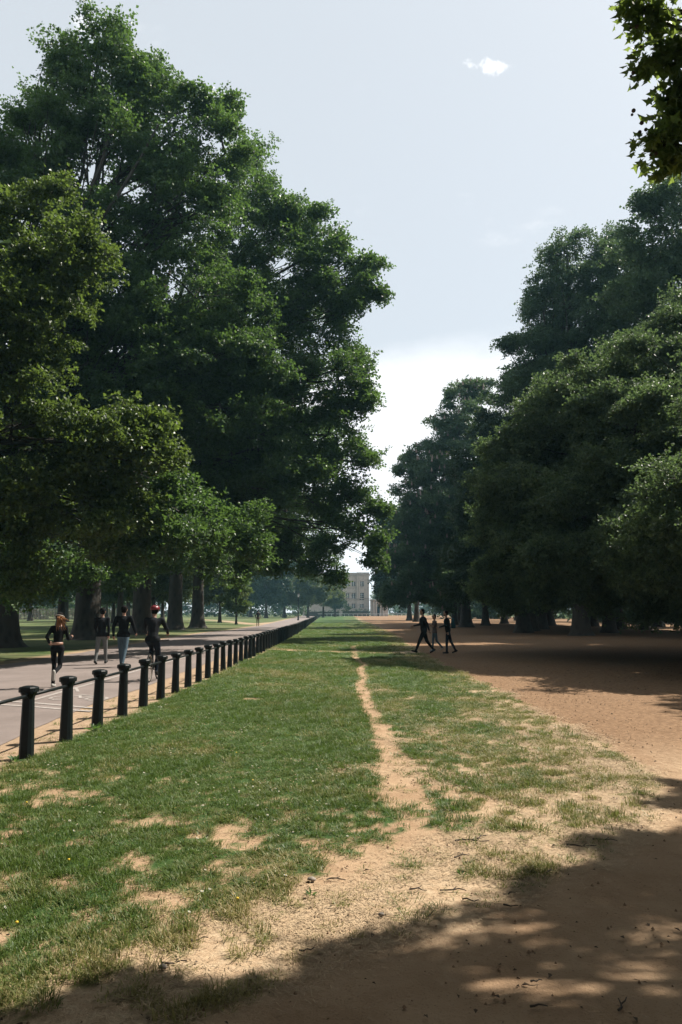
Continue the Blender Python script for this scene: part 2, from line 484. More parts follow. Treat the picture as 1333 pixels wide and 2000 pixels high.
red = mixc(n, smooth(n, nB, .35, .7), (0.15, 0.088, 0.048), (0.26, 0.162, 0.092))
ysep = N(n, 'ShaderNodeSeparateXYZ'); L(n, t, ysep.inputs[0])
soil = mixc(n, mth(n, 'MULTIPLY', attr('earth'), smooth(n, ysep.outputs[1], 7.0, 12.0)), soil, red)
soil = mixc(n, attr('verge'), soil, mixc(n, smooth(n, nB, .35, .7), (0.27, 0.185, 0.12), (0.38, 0.28, 0.19)))
gcol = mixc(n, smooth(n, nA, .3, .7), (0.030, 0.075, 0.018), (0.062, 0.115, 0.028))
gcol = mixc(n, mth(n, 'MULTIPLY', smooth(n, nC, .42, .7), .8), gcol, (0.014, 0.025, 0.009))
gcol = mixc(n, mth(n, 'MULTIPLY', smooth(n, nD, .45, .75), .55), gcol, (0.11, 0.125, 0.04))
gcol = mixc(n, mth(n, 'MULTIPLY', attr('dry'), .6), gcol, (0.15, 0.12, 0.05))
L(n, mixc(n, attr('cover'), soil, gcol), p.inputs['Base Color'])
bm = N(n, 'ShaderNodeBump', Strength=0.7, Distance=0.03)
L(n, mth(n, 'ADD', mth(n, 'MULTIPLY', nB, .7), mth(n, 'MULTIPLY', nC, .5)), bm.inputs['Height']); L(n, bm.outputs[0], p.inputs['Normal'])
L(n, p.outputs[0], out.inputs[0])
me.materials.append(m)
ground = link('ground', me, kind='structure')

# road
ry = np.concatenate([np.arange(-20, 30, 0.5), geo(30, 330, .6, 1.05)])
rb = GB(); v = []
for y in ry:
    a, b = float(road_l(y)), float(road_r(y))
    wob = (fbm(np.array([y * .9]), np.array([3.3]), 5, 4)[0] - .5) * .35; wo2 = (fbm(np.array([y * .5]), np.array([9.3]), 6, 4)[0] - .5) * .6
    for k in range(9):
        tt = k / 8; v.append((a + wo2 * (1 - tt) + (b - a + wob) * tt, y, 0.004 + 0.05 * math.sin(math.pi * tt) - .045 * 0))
rb.add(v, [(i * 9 + j, i * 9 + j + 1, (i + 1) * 9 + j + 1, (i + 1) * 9 + j) for i in range(len(ry) - 1) for j in range(8)])
m, n, out = mat('worn_asphalt')
p = N(n, 'ShaderNodeBsdfPrincipled', Roughness=0.85); t = N(n, 'ShaderNodeTexCoord').outputs['Object']
nA, nB, nC = noise(.7), noise(9), noise(120, 3.0, .7)
ac = mixc(n, smooth(n, nA, .3, .7), (0.15, 0.12, 0.108), (0.20, 0.162, 0.148))
ac = mixc(n, mth(n, 'MULTIPLY', smooth(n, nC, .5, .75), .6), ac, (0.09, 0.073, 0.068))
ac = mixc(n, mth(n, 'MULTIPLY', smooth(n, nB, .55, .75), .5), ac, (0.24, 0.195, 0.165))
L(n, ac, p.inputs['Base Color'])
bm = N(n, 'ShaderNodeBump', Strength=0.4, Distance=0.006); L(n, nC, bm.inputs['Height']); L(n, bm.outputs[0], p.inputs['Normal'])
L(n, p.outputs[0], out.inputs[0])
rb.build('road', m, shade=True, kind='structure')


def road_z(x, y):
    a, b = float(road_l(y)), float(road_r(y)); tt = min(1, max(0, (x - a) / (b - a)))
    return 0.004 + 0.05 * math.sin(math.pi * tt)


# road markings: lane line, two cross lines, worn cycle symbol; each a thin sheet on the asphalt
def stripe(name, pts, w, label):
    g = GB(); pts = [np.array(q, float) for q in pts]; v = []
    dense = []
    for a, b in zip(pts[:-1], pts[1:]):
        k = max(2, int(np.linalg.norm(b - a) / .25))
        for i in range(k): dense.append(a + (b - a) * i / k)
    dense.append(pts[-1]); D = np.array(dense); T = np.gradient(D, axis=0); T /= np.linalg.norm(T, axis=1)[:, None]
    for q, t_ in zip(D, T):
        nn = np.array((-t_[1], t_[0]))
        for s in (-.5, .5):
            xy = q + nn * w * s; v.append((xy[0], xy[1], road_z(xy[0], xy[1]) + .006))
    g.add(v, [(2 * i, 2 * i + 2, 2 * i + 3, 2 * i + 1) for i in range(len(D) - 1)])
    o = g.build(name, M['road_paint'])
    return tag(o, kind='structure') if label is None else tag(o, label, 'road marking')


ln = [G(28, 1389), G(72, 1369), G(140, 1349), G(207, 1330)]
dlt = ln[-1] - ln[1]; dlt /= np.linalg.norm(dlt)
stripe('lane_line', [ln[1] - dlt * .6, ln[1], ln[2], ln[3], ln[3] + dlt * 6, ln[3] + dlt * 14], .09, 'long worn white line running lengthways along the asphalt, dividing the cycle lane')
stripe('cross_line', [G(-40, 1372), G(60, 1376), G(130, 1380), G(192, 1384)], .13, 'worn white line across the lane, farther one of the close pair')
stripe('cross_line', [G(-40, 1379), G(60, 1383), G(130, 1387), G(180, 1390)], .13, 'worn white line across the lane, nearer one of the close pair')
# cycle symbol: two wheels and a frame drawn in paint
cs = G(160, 1366); g = GB()
def flat_poly(pts):
    g.add([(q[0], q[1], road_z(q[0], q[1]) + .007) for q in pts], [tuple(range(len(pts)))])
def ring(c_, r, w, k=18):
    for i in range(k):
        a0, a1 = 2 * math.pi * i / k, 2 * math.pi * (i + 1) / k
        if i in (3, 4, 11): continue
        flat_poly([c_ + np.array((math.cos(a), math.sin(a) * 1.6)) * q for a, q in ((a0, r - w), (a0, r), (a1, r), (a1, r - w))])
def bar(a, b, w):
    d = (b - a) / np.linalg.norm(b - a); nn = np.array((-d[1], d[0])) * w / 2
    flat_poly([a - nn, a + nn, b + nn, b - nn])
wA, wB = cs + np.array((-.42, 0)), cs + np.array((.30, 0.0))
ring(wA, .22, .06); ring(wB, .22, .06)
for a, b in ((wA, cs + (-.2, .5)), (cs + (-.2, .5), cs + (.16, .55)), (cs + (-.05, .05), cs + (.16, .55)), (wB, cs + (.16, .62)), (cs + (-.28, .62), cs + (-.1, .62)), (cs + (-.2, .5), cs + (-.05, .05))):
    bar(np.array(a), np.array(b), .06)
tag(g.build('cycle_symbol', M['road_paint']), 'worn white bicycle symbol painted on the cycle lane', 'road marking')
g = GB(); cs2 = G(132, 1352)
for a, b in (((-.3, -.2), (0, .55)), ((.3, -.2), (0, .55)), ((0, .5), (0, -.9))): bar(cs2 + np.array(a), cs2 + np.array(b), .07)
tag(g.build('lane_arrow', M['road_paint']), 'faint white arrow painted beyond the bicycle symbol', 'road marking')


# ------------------------------------------------------------------ scattering by geometry nodes: points and sprays live in one mesh
_trees = {}
def scatter_group(tree_key):
    if tree_key in _trees: return _trees[tree_key]
    ng = bpy.data.node_groups.new('scatter', 'GeometryNodeTree')
    ng.interface.new_socket('Geometry', in_out='INPUT', socket_type='NodeSocketGeometry')
    ng.interface.new_socket('Geometry', in_out='OUTPUT', socket_type='NodeSocketGeometry')
    gi = ng.nodes.new('NodeGroupInput'); go = ng.nodes.new('NodeGroupOutput')
    def na(nm, ty):
        q = ng.nodes.new('GeometryNodeInputNamedAttribute'); q.data_type = ty; q.inputs[0].default_value = nm; return q.outputs[0]
    sepg = ng.nodes.new('GeometryNodeSeparateGeometry'); sepg.domain = 'POINT'
    ng.links.new(gi.outputs[0], sepg.inputs[0]); ng.links.new(na('spot', 'BOOLEAN'), sepg.inputs[1])
    sp = ng.nodes.new('GeometryNodeSplitToInstances'); sp.domain = 'FACE'
    ng.links.new(sepg.outputs[1], sp.inputs[0]); ng.links.new(na('variant', 'INT'), sp.inputs['Group ID'])
    iop = ng.nodes.new('GeometryNodeInstanceOnPoints')
    ng.links.new(sepg.outputs[0], iop.inputs['Points']); ng.links.new(sp.outputs[0], iop.inputs['Instance'])
    iop.inputs['Pick Instance'].default_value = True
    ng.links.new(na('pick', 'INT'), iop.inputs['Instance Index'])
    e2r = ng.nodes.new('FunctionNodeEulerToRotation'); ng.links.new(na('turn', 'FLOAT_VECTOR'), e2r.inputs[0]); ng.links.new(e2r.outputs[0], iop.inputs['Rotation'])
    ng.links.new(na('size', 'FLOAT_VECTOR'), iop.inputs['Scale'])
    ng.links.new(iop.outputs[0], go.inputs[0])
    _trees[tree_key] = ng
    return ng


def scatter(name, variants, pts, turn, size, pick, mats, parent=None, kind='stuff', extra=None):
    "variants: list of (verts, faces, material index list)"
    nv = sum(len(a[0]) for a in variants); npt = len(pts)
    verts = np.concatenate([np.asarray(a[0], float).reshape(-1, 3) for a in variants] + [np.asarray(pts, float)])
    faces = []; var = []; mi = []; off = 0
    for k, (a, f, mm) in enumerate(variants):
        for q, w in zip(f, mm): faces.append(tuple(i + off for i in q)); var.append(k); mi.append(w)
        off += len(a)
    me = bpy.data.meshes.new(name); me.from_pydata(verts.tolist(), [], faces)
    me.polygons.foreach_set('material_index', np.array(mi, dtype=np.int32))
    def pa(nm, ty, a, dom='POINT', key='value'):
        at = me.attributes.new(nm, ty, dom); at.data.foreach_set(key, a)
    pa('spot', 'BOOLEAN', np.concatenate([np.zeros(nv, bool), np.ones(npt, bool)]))
    pa('variant', 'INT', np.array(var, dtype=np.int32), 'FACE')
    pa('pick', 'INT', np.concatenate([np.zeros(nv, np.int32), np.asarray(pick, np.int32)]))
    pa('turn', 'FLOAT_VECTOR', np.concatenate([np.zeros((nv, 3)), turn]).ravel().astype(np.float32), key='vector')
    pa('size', 'FLOAT_VECTOR', np.concatenate([np.zeros((nv, 3)), size]).ravel().astype(np.float32), key='vector')
    if extra is not None: pa('dryness', 'FLOAT', np.concatenate([np.zeros(nv), extra]).astype(np.float32))
    for m_ in mats: me.materials.append(m_)
    o = link(name, me, parent, kind)
    md = o.modifiers.new('scatter', 'NODES'); md.node_group = scatter_group('all')
    return o


# ---------------- leaf sprays
def leaf_quad(c_, d, nrm, ln, wd, fold=.25):
    d = d / np.linalg.norm(d); s = np.cross(nrm, d); s /= np.linalg.norm(s) + 1e-9; up = np.cross(d, s)
    b = c_; t_ = c_ + d * ln; mid = c_ + d * ln * .45
    return [b, mid + s * wd / 2 + up * wd * fold, t_, mid - s * wd / 2 + up * wd * fold], [(0, 1, 2), (0, 2, 3)]


def leaf_lobed(c_, d, nrm, ln, wd):
    d = d / np.linalg.norm(d); s = np.cross(nrm, d); s /= np.linalg.norm(s) + 1e-9; up = np.cross(d, s)
    prof = [(0, 0), (.16, .18), (.05, .50), (.30, .30), (.52, .52), (.58, .22), (1.0, 0.0), (.58, -.22), (.52, -.52), (.30, -.30), (.05, -.50), (.16, -.18)]
    v = [c_ + d * a * ln + s * b * wd + up * (.10 * ln * math.cos(a * 5) - abs(b) * .22 * wd) for a, b in prof]
    v.append(c_ + d * .35 * ln + up * .05 * ln)
    return v, [(12, i, (i + 1) % 12) for i in range(12)]


def spray(seed, nleaf, size, leaf, lobed=False, droop=.3, flat=.55, wood=True):
    r = np.random.default_rng(seed); V, F, Mi = [], [], []; k = 0
    ntw = 5 if nleaf > 14 else 3
    tw = []
    for i in range(ntw):
        a = 2 * np.pi * (i + r.random() * .7) / ntw; e = r.uniform(-.15, .75)
        dd = np.array((math.cos(a) * math.cos(e), math.sin(a) * math.cos(e), math.sin(e)))
        tw.append(dd * size * r.uniform(.65, 1.0))
    if wood:
        for dd in tw:
            w = size * .012; q = dd * .8 - np.array((0, 0, droop * size * .3))
            b = np.cross(dd, (0, 0, 1)); b = b / (np.linalg.norm(b) + 1e-9) * w
            V += [(-b), b, q + b * .4, q - b * .4]; F.append((k, k + 1, k + 2, k + 3)); Mi.append(1); k += 4
    for i in range(nleaf):
        dd = tw[r.integers(ntw)]; t_ = r.uniform(.2, 1.0) ** .7
        c_ = dd * t_ - np.array((0, 0, droop * size * t_ * t_ * .5)) + r.normal(0, 1, 3) * size * .16 * np.array((1, 1, flat))
        d = dd / np.linalg.norm(dd) * .6 + r.normal(0, .65, 3); d[2] -= .25
        nr = np.array((0, 0, 1.0)) + r.normal(0, .55, 3)
        l_ = leaf * r.uniform(.65, 1.2)
        v, f = (leaf_lobed if lobed else leaf_quad)(c_, d, nr, l_, l_ * r.uniform(.75, .95))
        V += v; F += [tuple(x + k for x in q) for q in f]; Mi += [0] * len(f); k += len(v)
    return [np.asarray(x, float) for x in V], F, Mi


SP = {}
def sprays(kind):
    if kind not in SP:
        a = dict(plane=(50, .66, .165, False), plane_light=(46, .60, .15, False), lime=(46, .46, .11, False), chestnut=(44, .70, .21, False), far=(46, 1.5, .42, False),
                 near=(10, .19, .10, True))[kind]
        SP[kind] = [spray(100 * len(SP) + i, *a[:3], lobed=a[3], wood=True) for i in range(6)]
    return SP[kind]


def limb_curve(a, b, sag=.12, k=6, seed=0):
    r = np.random.default_rng(seed); a = np.asarray(a, float); b = np.asarray(b, float)
    t_ = np.linspace(0, 1, k)[:, None]; ln = np.linalg.norm(b - a)
    mid = np.array((0, 0, 1.0)) * ln * sag + r.normal(0, 1, 3) * ln * .05
    return a + (b - a) * t_ + mid * (4 * t_ * (1 - t_)) * (1 - .3 * t_) + r.normal(0, .012 * ln, (k, 3)) * t_ * (1 - t_) * 4


def make_tree(name, label, base, trunk_r, fork_h, lobes, kind='plane', leaf='plane_leaf', bark='bark', clump_r=1.15, per=14, dens=1.0, seed=1,
              group=None, cat='tree', lean=(0, 0), branch_frac=.55, flare=1.7, top=None, root=True, shell=.5, holes=(), thin=None):
    """lobes: (x, y, z, r[, squash]) world spheres of foliage; the crown is sprays gathered in clumps inside them"""
    r = np.random.default_rng(seed); base = np.asarray(base, float)
    o = empty(name, base, 0, label, cat, group)
    LB = [np.array((*q[:4], q[4] if len(q) > 4 else .85)) for q in lobes]
    cen = np.array([q[:3] for q in LB]) - base
    # trunk and leader
    topz = top or float(np.percentile(cen[:, 2], 85)); topx = np.mean(cen[:, :2], axis=0) * .35
    zz = np.concatenate([[-.15, 0.0, .25, .7, 1.4], np.linspace(2.4, topz, 9)])
    tx = np.interp(zz, [0, fork_h, topz], [0, lean[0], topx[0]]); ty = np.interp(zz, [0, fork_h, topz], [0, lean[1], topx[1]])
    fl = np.interp(zz, [-.15, 0, .25, .7, 1.4, 3], [flare * 1.1, flare, flare * .82, 1.22, 1.07, 1.0])
    rr = trunk_r * fl * np.interp(zz, [0, fork_h, topz], [1, .78, .10])
    g = GB(); g.tube(np.stack([tx, ty, zz], 1), rr, 14, wob=.10, seed=seed)
    tk = g.build('trunk', M[bark], o, shade=True)
    g = GB(); clumps = []; allc = []
    for li, q in enumerate(LB):
        c_ = q[:3] - base; rad = q[3]
        za = np.clip(min(fork_h + (c_[2] - fork_h) * .25, topz * .9), fork_h * .75, topz)
        a = np.array((np.interp(za, zz, tx), np.interp(za, zz, ty), za))
        ln = np.linalg.norm(c_ - a); lr = max(.035, trunk_r * .30 * min(1, (rad / 4.0) ** .7))
        if root and ln > .5:
            cv = limb_curve(a, c_, .10, 7, seed * 77 + li)
            g.tube(cv, np.linspace(lr, lr * .28, 7), 6, caps=False)
        else: cv = np.array([a, c_])
        nc = max(3, int(dens * 6.5 * (rad / clump_r) ** 1.9 / 2.2))
        if thin and li < thin[0]: nc = max(2, int(nc * thin[1]))
        for k in range(nc):
            d = r.normal(0, 1, 3); d /= np.linalg.norm(d)
            s = r.random() ** (1 / 3.0); s = s * (1 - shell) + shell * (1 - .35 * r.random() ** 1.6)
            s *= 1 + (r.random() < .3) * r.uniform(.05, .32)
            p_ = c_ + d * np.array((1, 1, q[4])) * max(.05, rad - clump_r * .65) * s
            p_ = p_ + r.normal(0, .13, 3) * rad
            if p_[2] + base[2] < 1.2: continue
            allc.append((p_, rad, clump_r * r.uniform(.45, 1.15) * min(1, .45 + rad / 4)))
            if root and r.random() < branch_frac:
                st = cv[r.integers(2, len(cv))] if len(cv) > 2 else a
                g.tube(limb_curve(st, p_, .05, 4, int(r.integers(1e6))), np.linspace(lr * .34, .012, 4), 4, caps=False)
    if g.n: g.build('limb', M[bark], o, shade=True)
    pts = []; sz = []
    for p_, rad, cr in allc:
        k = max(3, int(per * r.uniform(.7, 1.3)))
        d = r.normal(0, 1, (k, 3)); d /= np.linalg.norm(d, axis=1)[:, None]; s = r.random((k, 1)) ** .6
        pts.append(p_ + d * s * cr * np.array((1, 1, .72))); sz.append(r.uniform(.75, 1.2, k))
    pts = np.concatenate(pts); sz = np.concatenate(sz); k = len(pts)
    keep = pts[:, 2] + base[2] > .9
    gxy = pts[:, :2] + base[:2] - np.array((SUNV.x, SUNV.y)) / SUNV.z * (pts[:, 2:3] + base[2])
    for hx, hy, hr in holes: keep &= np.hypot(gxy[:, 0] - hx, gxy[:, 1] - hy) > hr
    pts = pts[keep]; sz = sz[keep]; k = len(pts)
    turn = np.stack([r.normal(0, .38, k), r.normal(0, .38, k), r.random(k) * 6.283], 1)
    va = sprays(kind)
    scatter('crown', va, pts, turn, np.repeat(sz[:, None], 3, 1), r.integers(0, len(va), k), [M[leaf], M[bark]], o)
    return o, k


NSPR = 0
def T(*a, **k):
    global NSPR
    o, q = make_tree(*a, **k); NSPR += q; return o


def PL(items):
    "(u, v, Y, r[, squash]) -> world lobes"
    return [(*P(q[0], q[1], q[2]), q[3], *(q[4:5])) for q in items]


#---TREES---
# tall plane with the highest crown
T('plane_tree', 'tallest plane tree, its crown peaking highest above the tarmac', (-17.0, 39, 0), .78, 7, PL([
    (195, 95, 39, 2.0, 1.15), (120, 120, 39, 1.7), (95, 190, 40, 1.8), (260, 165, 40, 2.2), (300, 170, 41, 2.0), (370, 210, 40, 1.9), (210, 230, 40, 3.2), (100, 270, 39, 2.6),
    (330, 290, 41, 3.3), (440, 205, 41, 1.6), (440, 300, 41, 2.6), (200, 370, 40, 4.2), (55, 250, 40, 1.6), (30, 330, 40, 2.4), (360, 430, 41, 4), (60, 430, 40, 3.6),
    (220, 540, 40, 4.6), (-40, 560, 40, 4), (80, 640, 40, 4.2), (380, 580, 42, 4), (240, 720, 41, 4.4), (60, 820, 40, 4.2), (-60, 300, 39, 2.6), (-120, 450, 39, 4), (-150, 700, 39, 4.5), (200, 900, 41, 4), (20, 980, 40, 3.6), (-120, 920, 38, 4),
    (420, 1030, 32, 2), (350, 1000, 30, 2.2), (480, 1050, 34, 1.8), (300, 1040, 29, 1.9), (420, 1090, 36, 1.5), (250, 1060, 30, 1.6), (320, 690, 41, 3.6), (330, 790, 42, 3.6), (430, 790, 42, 3.2), (150, 760, 41, 4), (480, 700, 43, 3.0), (270, 640, 40, 3), (420, 680, 42, 3.4), (260, 800, 40, 3),
    (60, 1105, 30, 1.7), (150, 1115, 36, 1.5), (250, 1120, 38, 1.4), (330, 1105, 40, 1.3), (10, 1140, 34, 1.3), (110, 1140, 42, 1.3)]),
  seed=11, per=13)
# hero plane leaning out over the railing
T('plane_tree', 'widest plane tree, its boughs reaching past the railing over the turf', (-16.2, 49.5, 0), .82, 8, PL([
    (500, 330, 47, 2.4), (540, 410, 47, 2.4), (490, 470, 48, 4.2), (585, 440, 47, 1.9), (600, 500, 46, 2.4), (625, 415, 46, 0.9), (640, 480, 46, 1.6), (600, 600, 47, 3.6), (690, 545, 46, 1.8), (725, 510, 46, .9), (738, 575, 46, .8),
    (480, 610, 49, 5), (680, 610, 46, 2.0), (560, 740, 48, 4.6), (660, 720, 46, 2.9), (420, 740, 50, 5), (690, 800, 46, 1.9), (715, 770, 46, 1.1), (640, 850, 47, 3.2), (520, 880, 48, 4.4), (690, 900, 46, 1.7), (600, 970, 47, 3.0), (400, 900, 50, 4.5),
    (700, 965, 46, 1.7), (740, 1000, 46, .95), (735, 1055, 45, .85), (690, 1040, 46, 1.5), (640, 1075, 46, 1.5), (560, 1060, 47, 2.0), (600, 1110, 46, .9), (480, 1020, 48, 3), (470, 1110, 49, 1.4), (540, 1115, 47, .9), (655, 1130, 46, .5), (735, 1095, 45, .45), (450, 890, 45, 3.0), (525, 955, 44, 2.4), (400, 970, 44, 2.4), (560, 900, 45, 2.4)]),
  seed=12, per=12, shell=.55)
T('plane_tree', 'plane tree, third trunk from the road bend, standing behind the cyclist', (-15.7, 61, 0), .72, 8, PL([
    (330, 800, 61, 5), (420, 980, 61, 4.5), (300, 960, 61, 4.5), (520, 800, 61, 5), (480, 960, 60, 4), (360, 1060, 61, 3), (440, 640, 61, 5), (560, 1000, 60, 3.5), (600, 880, 60, 4)]), seed=13, per=9)
T('plane_tree', 'slimmer plane tree with a straight trunk, just before the last one', (-16.5, 77, 0), .70, 9, PL([
    (380, 900, 77, 6), (480, 900, 77, 6), (340, 1030, 77, 5), (430, 1040, 76, 4.6), (540, 980, 76, 5), (600, 1000, 76, 4.5), (620, 1080, 76, 3)]), seed=14, per=7)
T('plane_tree', 'plane tree with a flared foot on the sunlit lawn, farthest of its row', (-15.9, 86, 0), .66, 9, PL([
    (420, 950, 86, 6), (520, 920, 86, 6), (400, 1060, 86, 4.5), (480, 1070, 85, 4.5), (560, 1060, 85, 4), (610, 1100, 85, 2.5), (470, 1130, 84, 1.6)]), seed=15, per=7)
# nearer tree, trunk outside the picture; sunlit pale boughs reach in
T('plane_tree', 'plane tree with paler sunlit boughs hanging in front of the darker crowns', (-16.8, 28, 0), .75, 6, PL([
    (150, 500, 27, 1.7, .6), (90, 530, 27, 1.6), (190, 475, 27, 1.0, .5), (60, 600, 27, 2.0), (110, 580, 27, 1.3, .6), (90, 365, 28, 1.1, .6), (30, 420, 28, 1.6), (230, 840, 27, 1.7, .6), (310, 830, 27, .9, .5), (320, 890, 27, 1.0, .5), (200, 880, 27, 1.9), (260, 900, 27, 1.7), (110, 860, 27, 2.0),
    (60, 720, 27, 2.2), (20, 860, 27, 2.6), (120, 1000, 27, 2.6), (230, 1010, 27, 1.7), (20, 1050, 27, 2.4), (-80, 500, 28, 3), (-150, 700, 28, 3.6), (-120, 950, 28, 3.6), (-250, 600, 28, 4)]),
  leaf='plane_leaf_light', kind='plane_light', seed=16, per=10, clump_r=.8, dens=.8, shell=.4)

# big lime with pale tops
T('lime_tree', 'broad rounded lime tree with pale yellow green top, nearest of the shady avenue', (17.5, 31, 0), .55, 3.5, PL([
    (1300, 770, 30, 3.2), (1190, 780, 30, 2.4), (1100, 770, 31, 1.6), (1050, 850, 31, 2.0), (1140, 900, 30, 3.2), (1290, 930, 28, 3.8), (1000, 890, 32, 1.3), (965, 930, 32, 0.9), (1010, 970, 31.5, 2.0), (1070, 1000, 30.5, 2.7),
    (1180, 1060, 29, 3.2), (1310, 1090, 28, 3.2), (1000, 1070, 32, 1.8), (1060, 1120, 31, 1.6), (960, 1000, 32.5, 1.0), (960, 1110, 33, 1.1), (1250, 690, 31, 1.5), (1340, 660, 31, 2.2), (1450, 760, 31, 4), (1480, 950, 29, 4), (1600, 880, 31, 4.2), (1420, 1080, 28, 3.4), (1560, 1060, 30, 3.8), (1240, 840, 27.5, 2.6), (1000, 1145, 32, 1.3), (1090, 1150, 30, 1.5), (1190, 1150, 29, 1.6), (1310, 1150, 28, 1.8), (945, 1150, 34, 1.1), (1140, 1010, 28, 2.4), (1230, 960, 27, 2.4),
    (1150, 1000, 35, 3), (1250, 900, 36, 3.4), (1050, 960, 35, 2), (1330, 950, 36, 4), (1180, 890, 36, 2.6), (1120, 1080, 36, 2.8), (1250, 1070, 35, 3.2), (1050, 1080, 36, 2.2),
    (1340, 1050, 22, 1.7), (1265, 1050, 24, 1.6), (1440, 920, 21, 2.2), (1195, 1070, 25.5, 1.5), (1110, 1085, 27, 1.5), (1400, 1060, 21, 2.4), (1270, 1090, 23, 1.5)]),
  kind='lime', leaf='lime_leaf', bark='dark_bark', seed=21, per=21, clump_r=.8, dens=1.2)
T('plane_tree', 'airy plane tree whose open crown shows its boughs against the sky', (17.9, 58, 0), .6, 7, PL([
    (1110, 530, 58, 3.4), (1060, 590, 58, 2.6), (1165, 500, 58, 2.4), (1205, 530, 58, 3.6), (1010, 670, 58, 1.7), (985, 672, 58, .7), (1050, 680, 58, 2.6), (1130, 650, 58, 4.4), (1230, 640, 57, 4.4), (1020, 760, 58, 2.3), (1080, 760, 58, 4), (1180, 780, 57, 4.5), (1100, 900, 57, 4.5), (1130, 455, 58, 1.2), (1085, 500, 58, 1.2), (1210, 450, 58, 1.5), (1150, 570, 59, 4), (1090, 620, 59, 3.4), (1180, 680, 58, 4.5), (1060, 720, 58, 3), (1240, 560, 57, 3.5)]),
  leaf='chestnut_leaf', seed=22, per=9, dens=1.0)
T('plane_tree', 'tall dark plane tree rising behind the pale lime', (25, 46, 0), .7, 7, PL([
    (1340, 430, 46, 3.2), (1270, 400, 46, 1.3), (1300, 370, 46, 1.6), (1290, 500, 46, 2.8), (1255, 395, 46, .8), (1320, 590, 46, 4), (1420, 380, 46, 4.5), (1430, 560, 46, 5), (1350, 340, 46, 1.7), (1250, 560, 47, 2.4), (1560, 500, 46, 5), (1400, 750, 46, 5), (1500, 900, 46, 5)]),
  leaf='chestnut_leaf', seed=23, per=10)
CHL = PL([
    (905, 775, 90, 2.6), (940, 765, 90, 2.2), (870, 830, 90, 3.0), (925, 840, 90, 4.4), (835, 890, 90, 2.8), (880, 920, 89, 4.6), (800, 905, 90, 1.9), (780, 918, 90, .9), (810, 970, 89, 3.0), (870, 1010, 88, 5), (790, 1030, 88, 2.6), (830, 1080, 88, 4.4), (770, 1095, 87, 2.2), (900, 1100, 87, 5), (760, 1150, 86, 1.5), (800, 1150, 86, 3), (840, 1000, 87, 4), (850, 930, 88, 4), (760, 1175, 85, 1.0), (860, 1165, 85, 2.2)])
CH = T('chestnut_tree', 'horse chestnut with pinkish flower spikes, its rounded top against white cloud', (14.5, 90, 0), .6, 4, CHL,
  kind='chestnut', leaf='chestnut_leaf', bark='dark_bark', seed=24, per=11, dens=1.1)
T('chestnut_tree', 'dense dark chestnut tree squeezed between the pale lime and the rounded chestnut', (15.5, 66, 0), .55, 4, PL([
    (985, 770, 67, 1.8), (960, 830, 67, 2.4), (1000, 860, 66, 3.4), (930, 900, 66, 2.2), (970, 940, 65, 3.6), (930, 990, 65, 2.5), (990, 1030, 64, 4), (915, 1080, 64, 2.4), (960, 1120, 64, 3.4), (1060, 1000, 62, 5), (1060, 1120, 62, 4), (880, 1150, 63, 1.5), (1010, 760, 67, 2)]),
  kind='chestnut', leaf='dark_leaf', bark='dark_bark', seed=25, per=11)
T('chestnut_tree', 'low dark chestnut tree at the far end of the avenue beside the mansion', (13.5, 138, 0), .5, 3, PL([
    (765, 1010, 138, 2.8), (790, 1030, 138, 5), (755, 1065, 137, 2.4), (780, 1090, 137, 5), (752, 1120, 136, 2.0), (745, 1150, 135, 1.6), (775, 1150, 135, 4)]),
  kind='far', leaf='dark_leaf', bark='dark_bark', seed=26, per=9, clump_r=1.4)

# tree over the camera: crown to the right, out of the picture but for one hanging bough; it shades the bare earth
NEAR = [(*P(1300, 45, 5.7), .30), (*P(1335, 110, 5.7), .30), (*P(1320, 190, 5.7), .20), (*P(1330, 245, 5.7), .16), (*P(1285, 275, 5.6), .05), (*P(1245, 18, 5.7), .05), (*P(1275, 120, 5.7), .06), (*P(1390, 150, 5.8), .4), (*P(1400, 20, 5.8), .45), (*P(1320, 320, 5.7), .06)]
SH = [(1290, 1640, 7.6, .34), (1250, 1660, 8.2, .5), (1330, 1700, 8.8, .6), (1180, 1735, 8.2, .45), (1120, 1785, 8.5, .55), (1010, 1800, 7.8, .38), (1250, 1780, 9, .7), (1080, 1870, 8.6, .5), (960, 1850, 8.2, .45), (860, 1850, 8, .42), (760, 1880, 7.8, .42), (650, 1905, 7.4, .4), (560, 1950, 7.6, .38), (460, 1985, 7.5, .34), (620, 1990, 8, .5), (780, 1970, 8.2, .5), (930, 1960, 8.6, .5), (1130, 1950, 9, .5), (1300, 1900, 9, .6), (1400, 1650, 9, .8), (1360, 1570, 8, .45), (1420, 1560, 8.5, .6), (1450, 1850, 9, .8), (330, 2040, 7.2, .4), (480, 2080, 7.6, .5), (700, 2080, 8, .6), (950, 2080, 8.5, .7), (1200, 2060, 9, .7), (1560, 1700, 9.5, 1.0), (1330, 1525, 7.6, .2)]
GAPS = [(*G(u, v), r_) for u, v, r_ in ((1021, 1812, .26), (1090, 1786, .20), (1184, 1752, .2), (1258, 1812, .26), (1226, 1865, .24), (958, 1915, .22), (1095, 1928, .34), (1043, 1970, .22), (974, 1949, .2), (1163, 1988, .26), (1263, 1917, .24), (1315, 1790, .24), (911, 1833, .2), (811, 1850, .2), (1300, 1850, .2), (1240, 1745, .2), (760, 1935, .17), (1110, 1850, .16), (620, 1915, .16), (1330, 1650, .2))]
NEAR += [(*caster(a, b, z), r_) for a, b, z, r_ in SH]
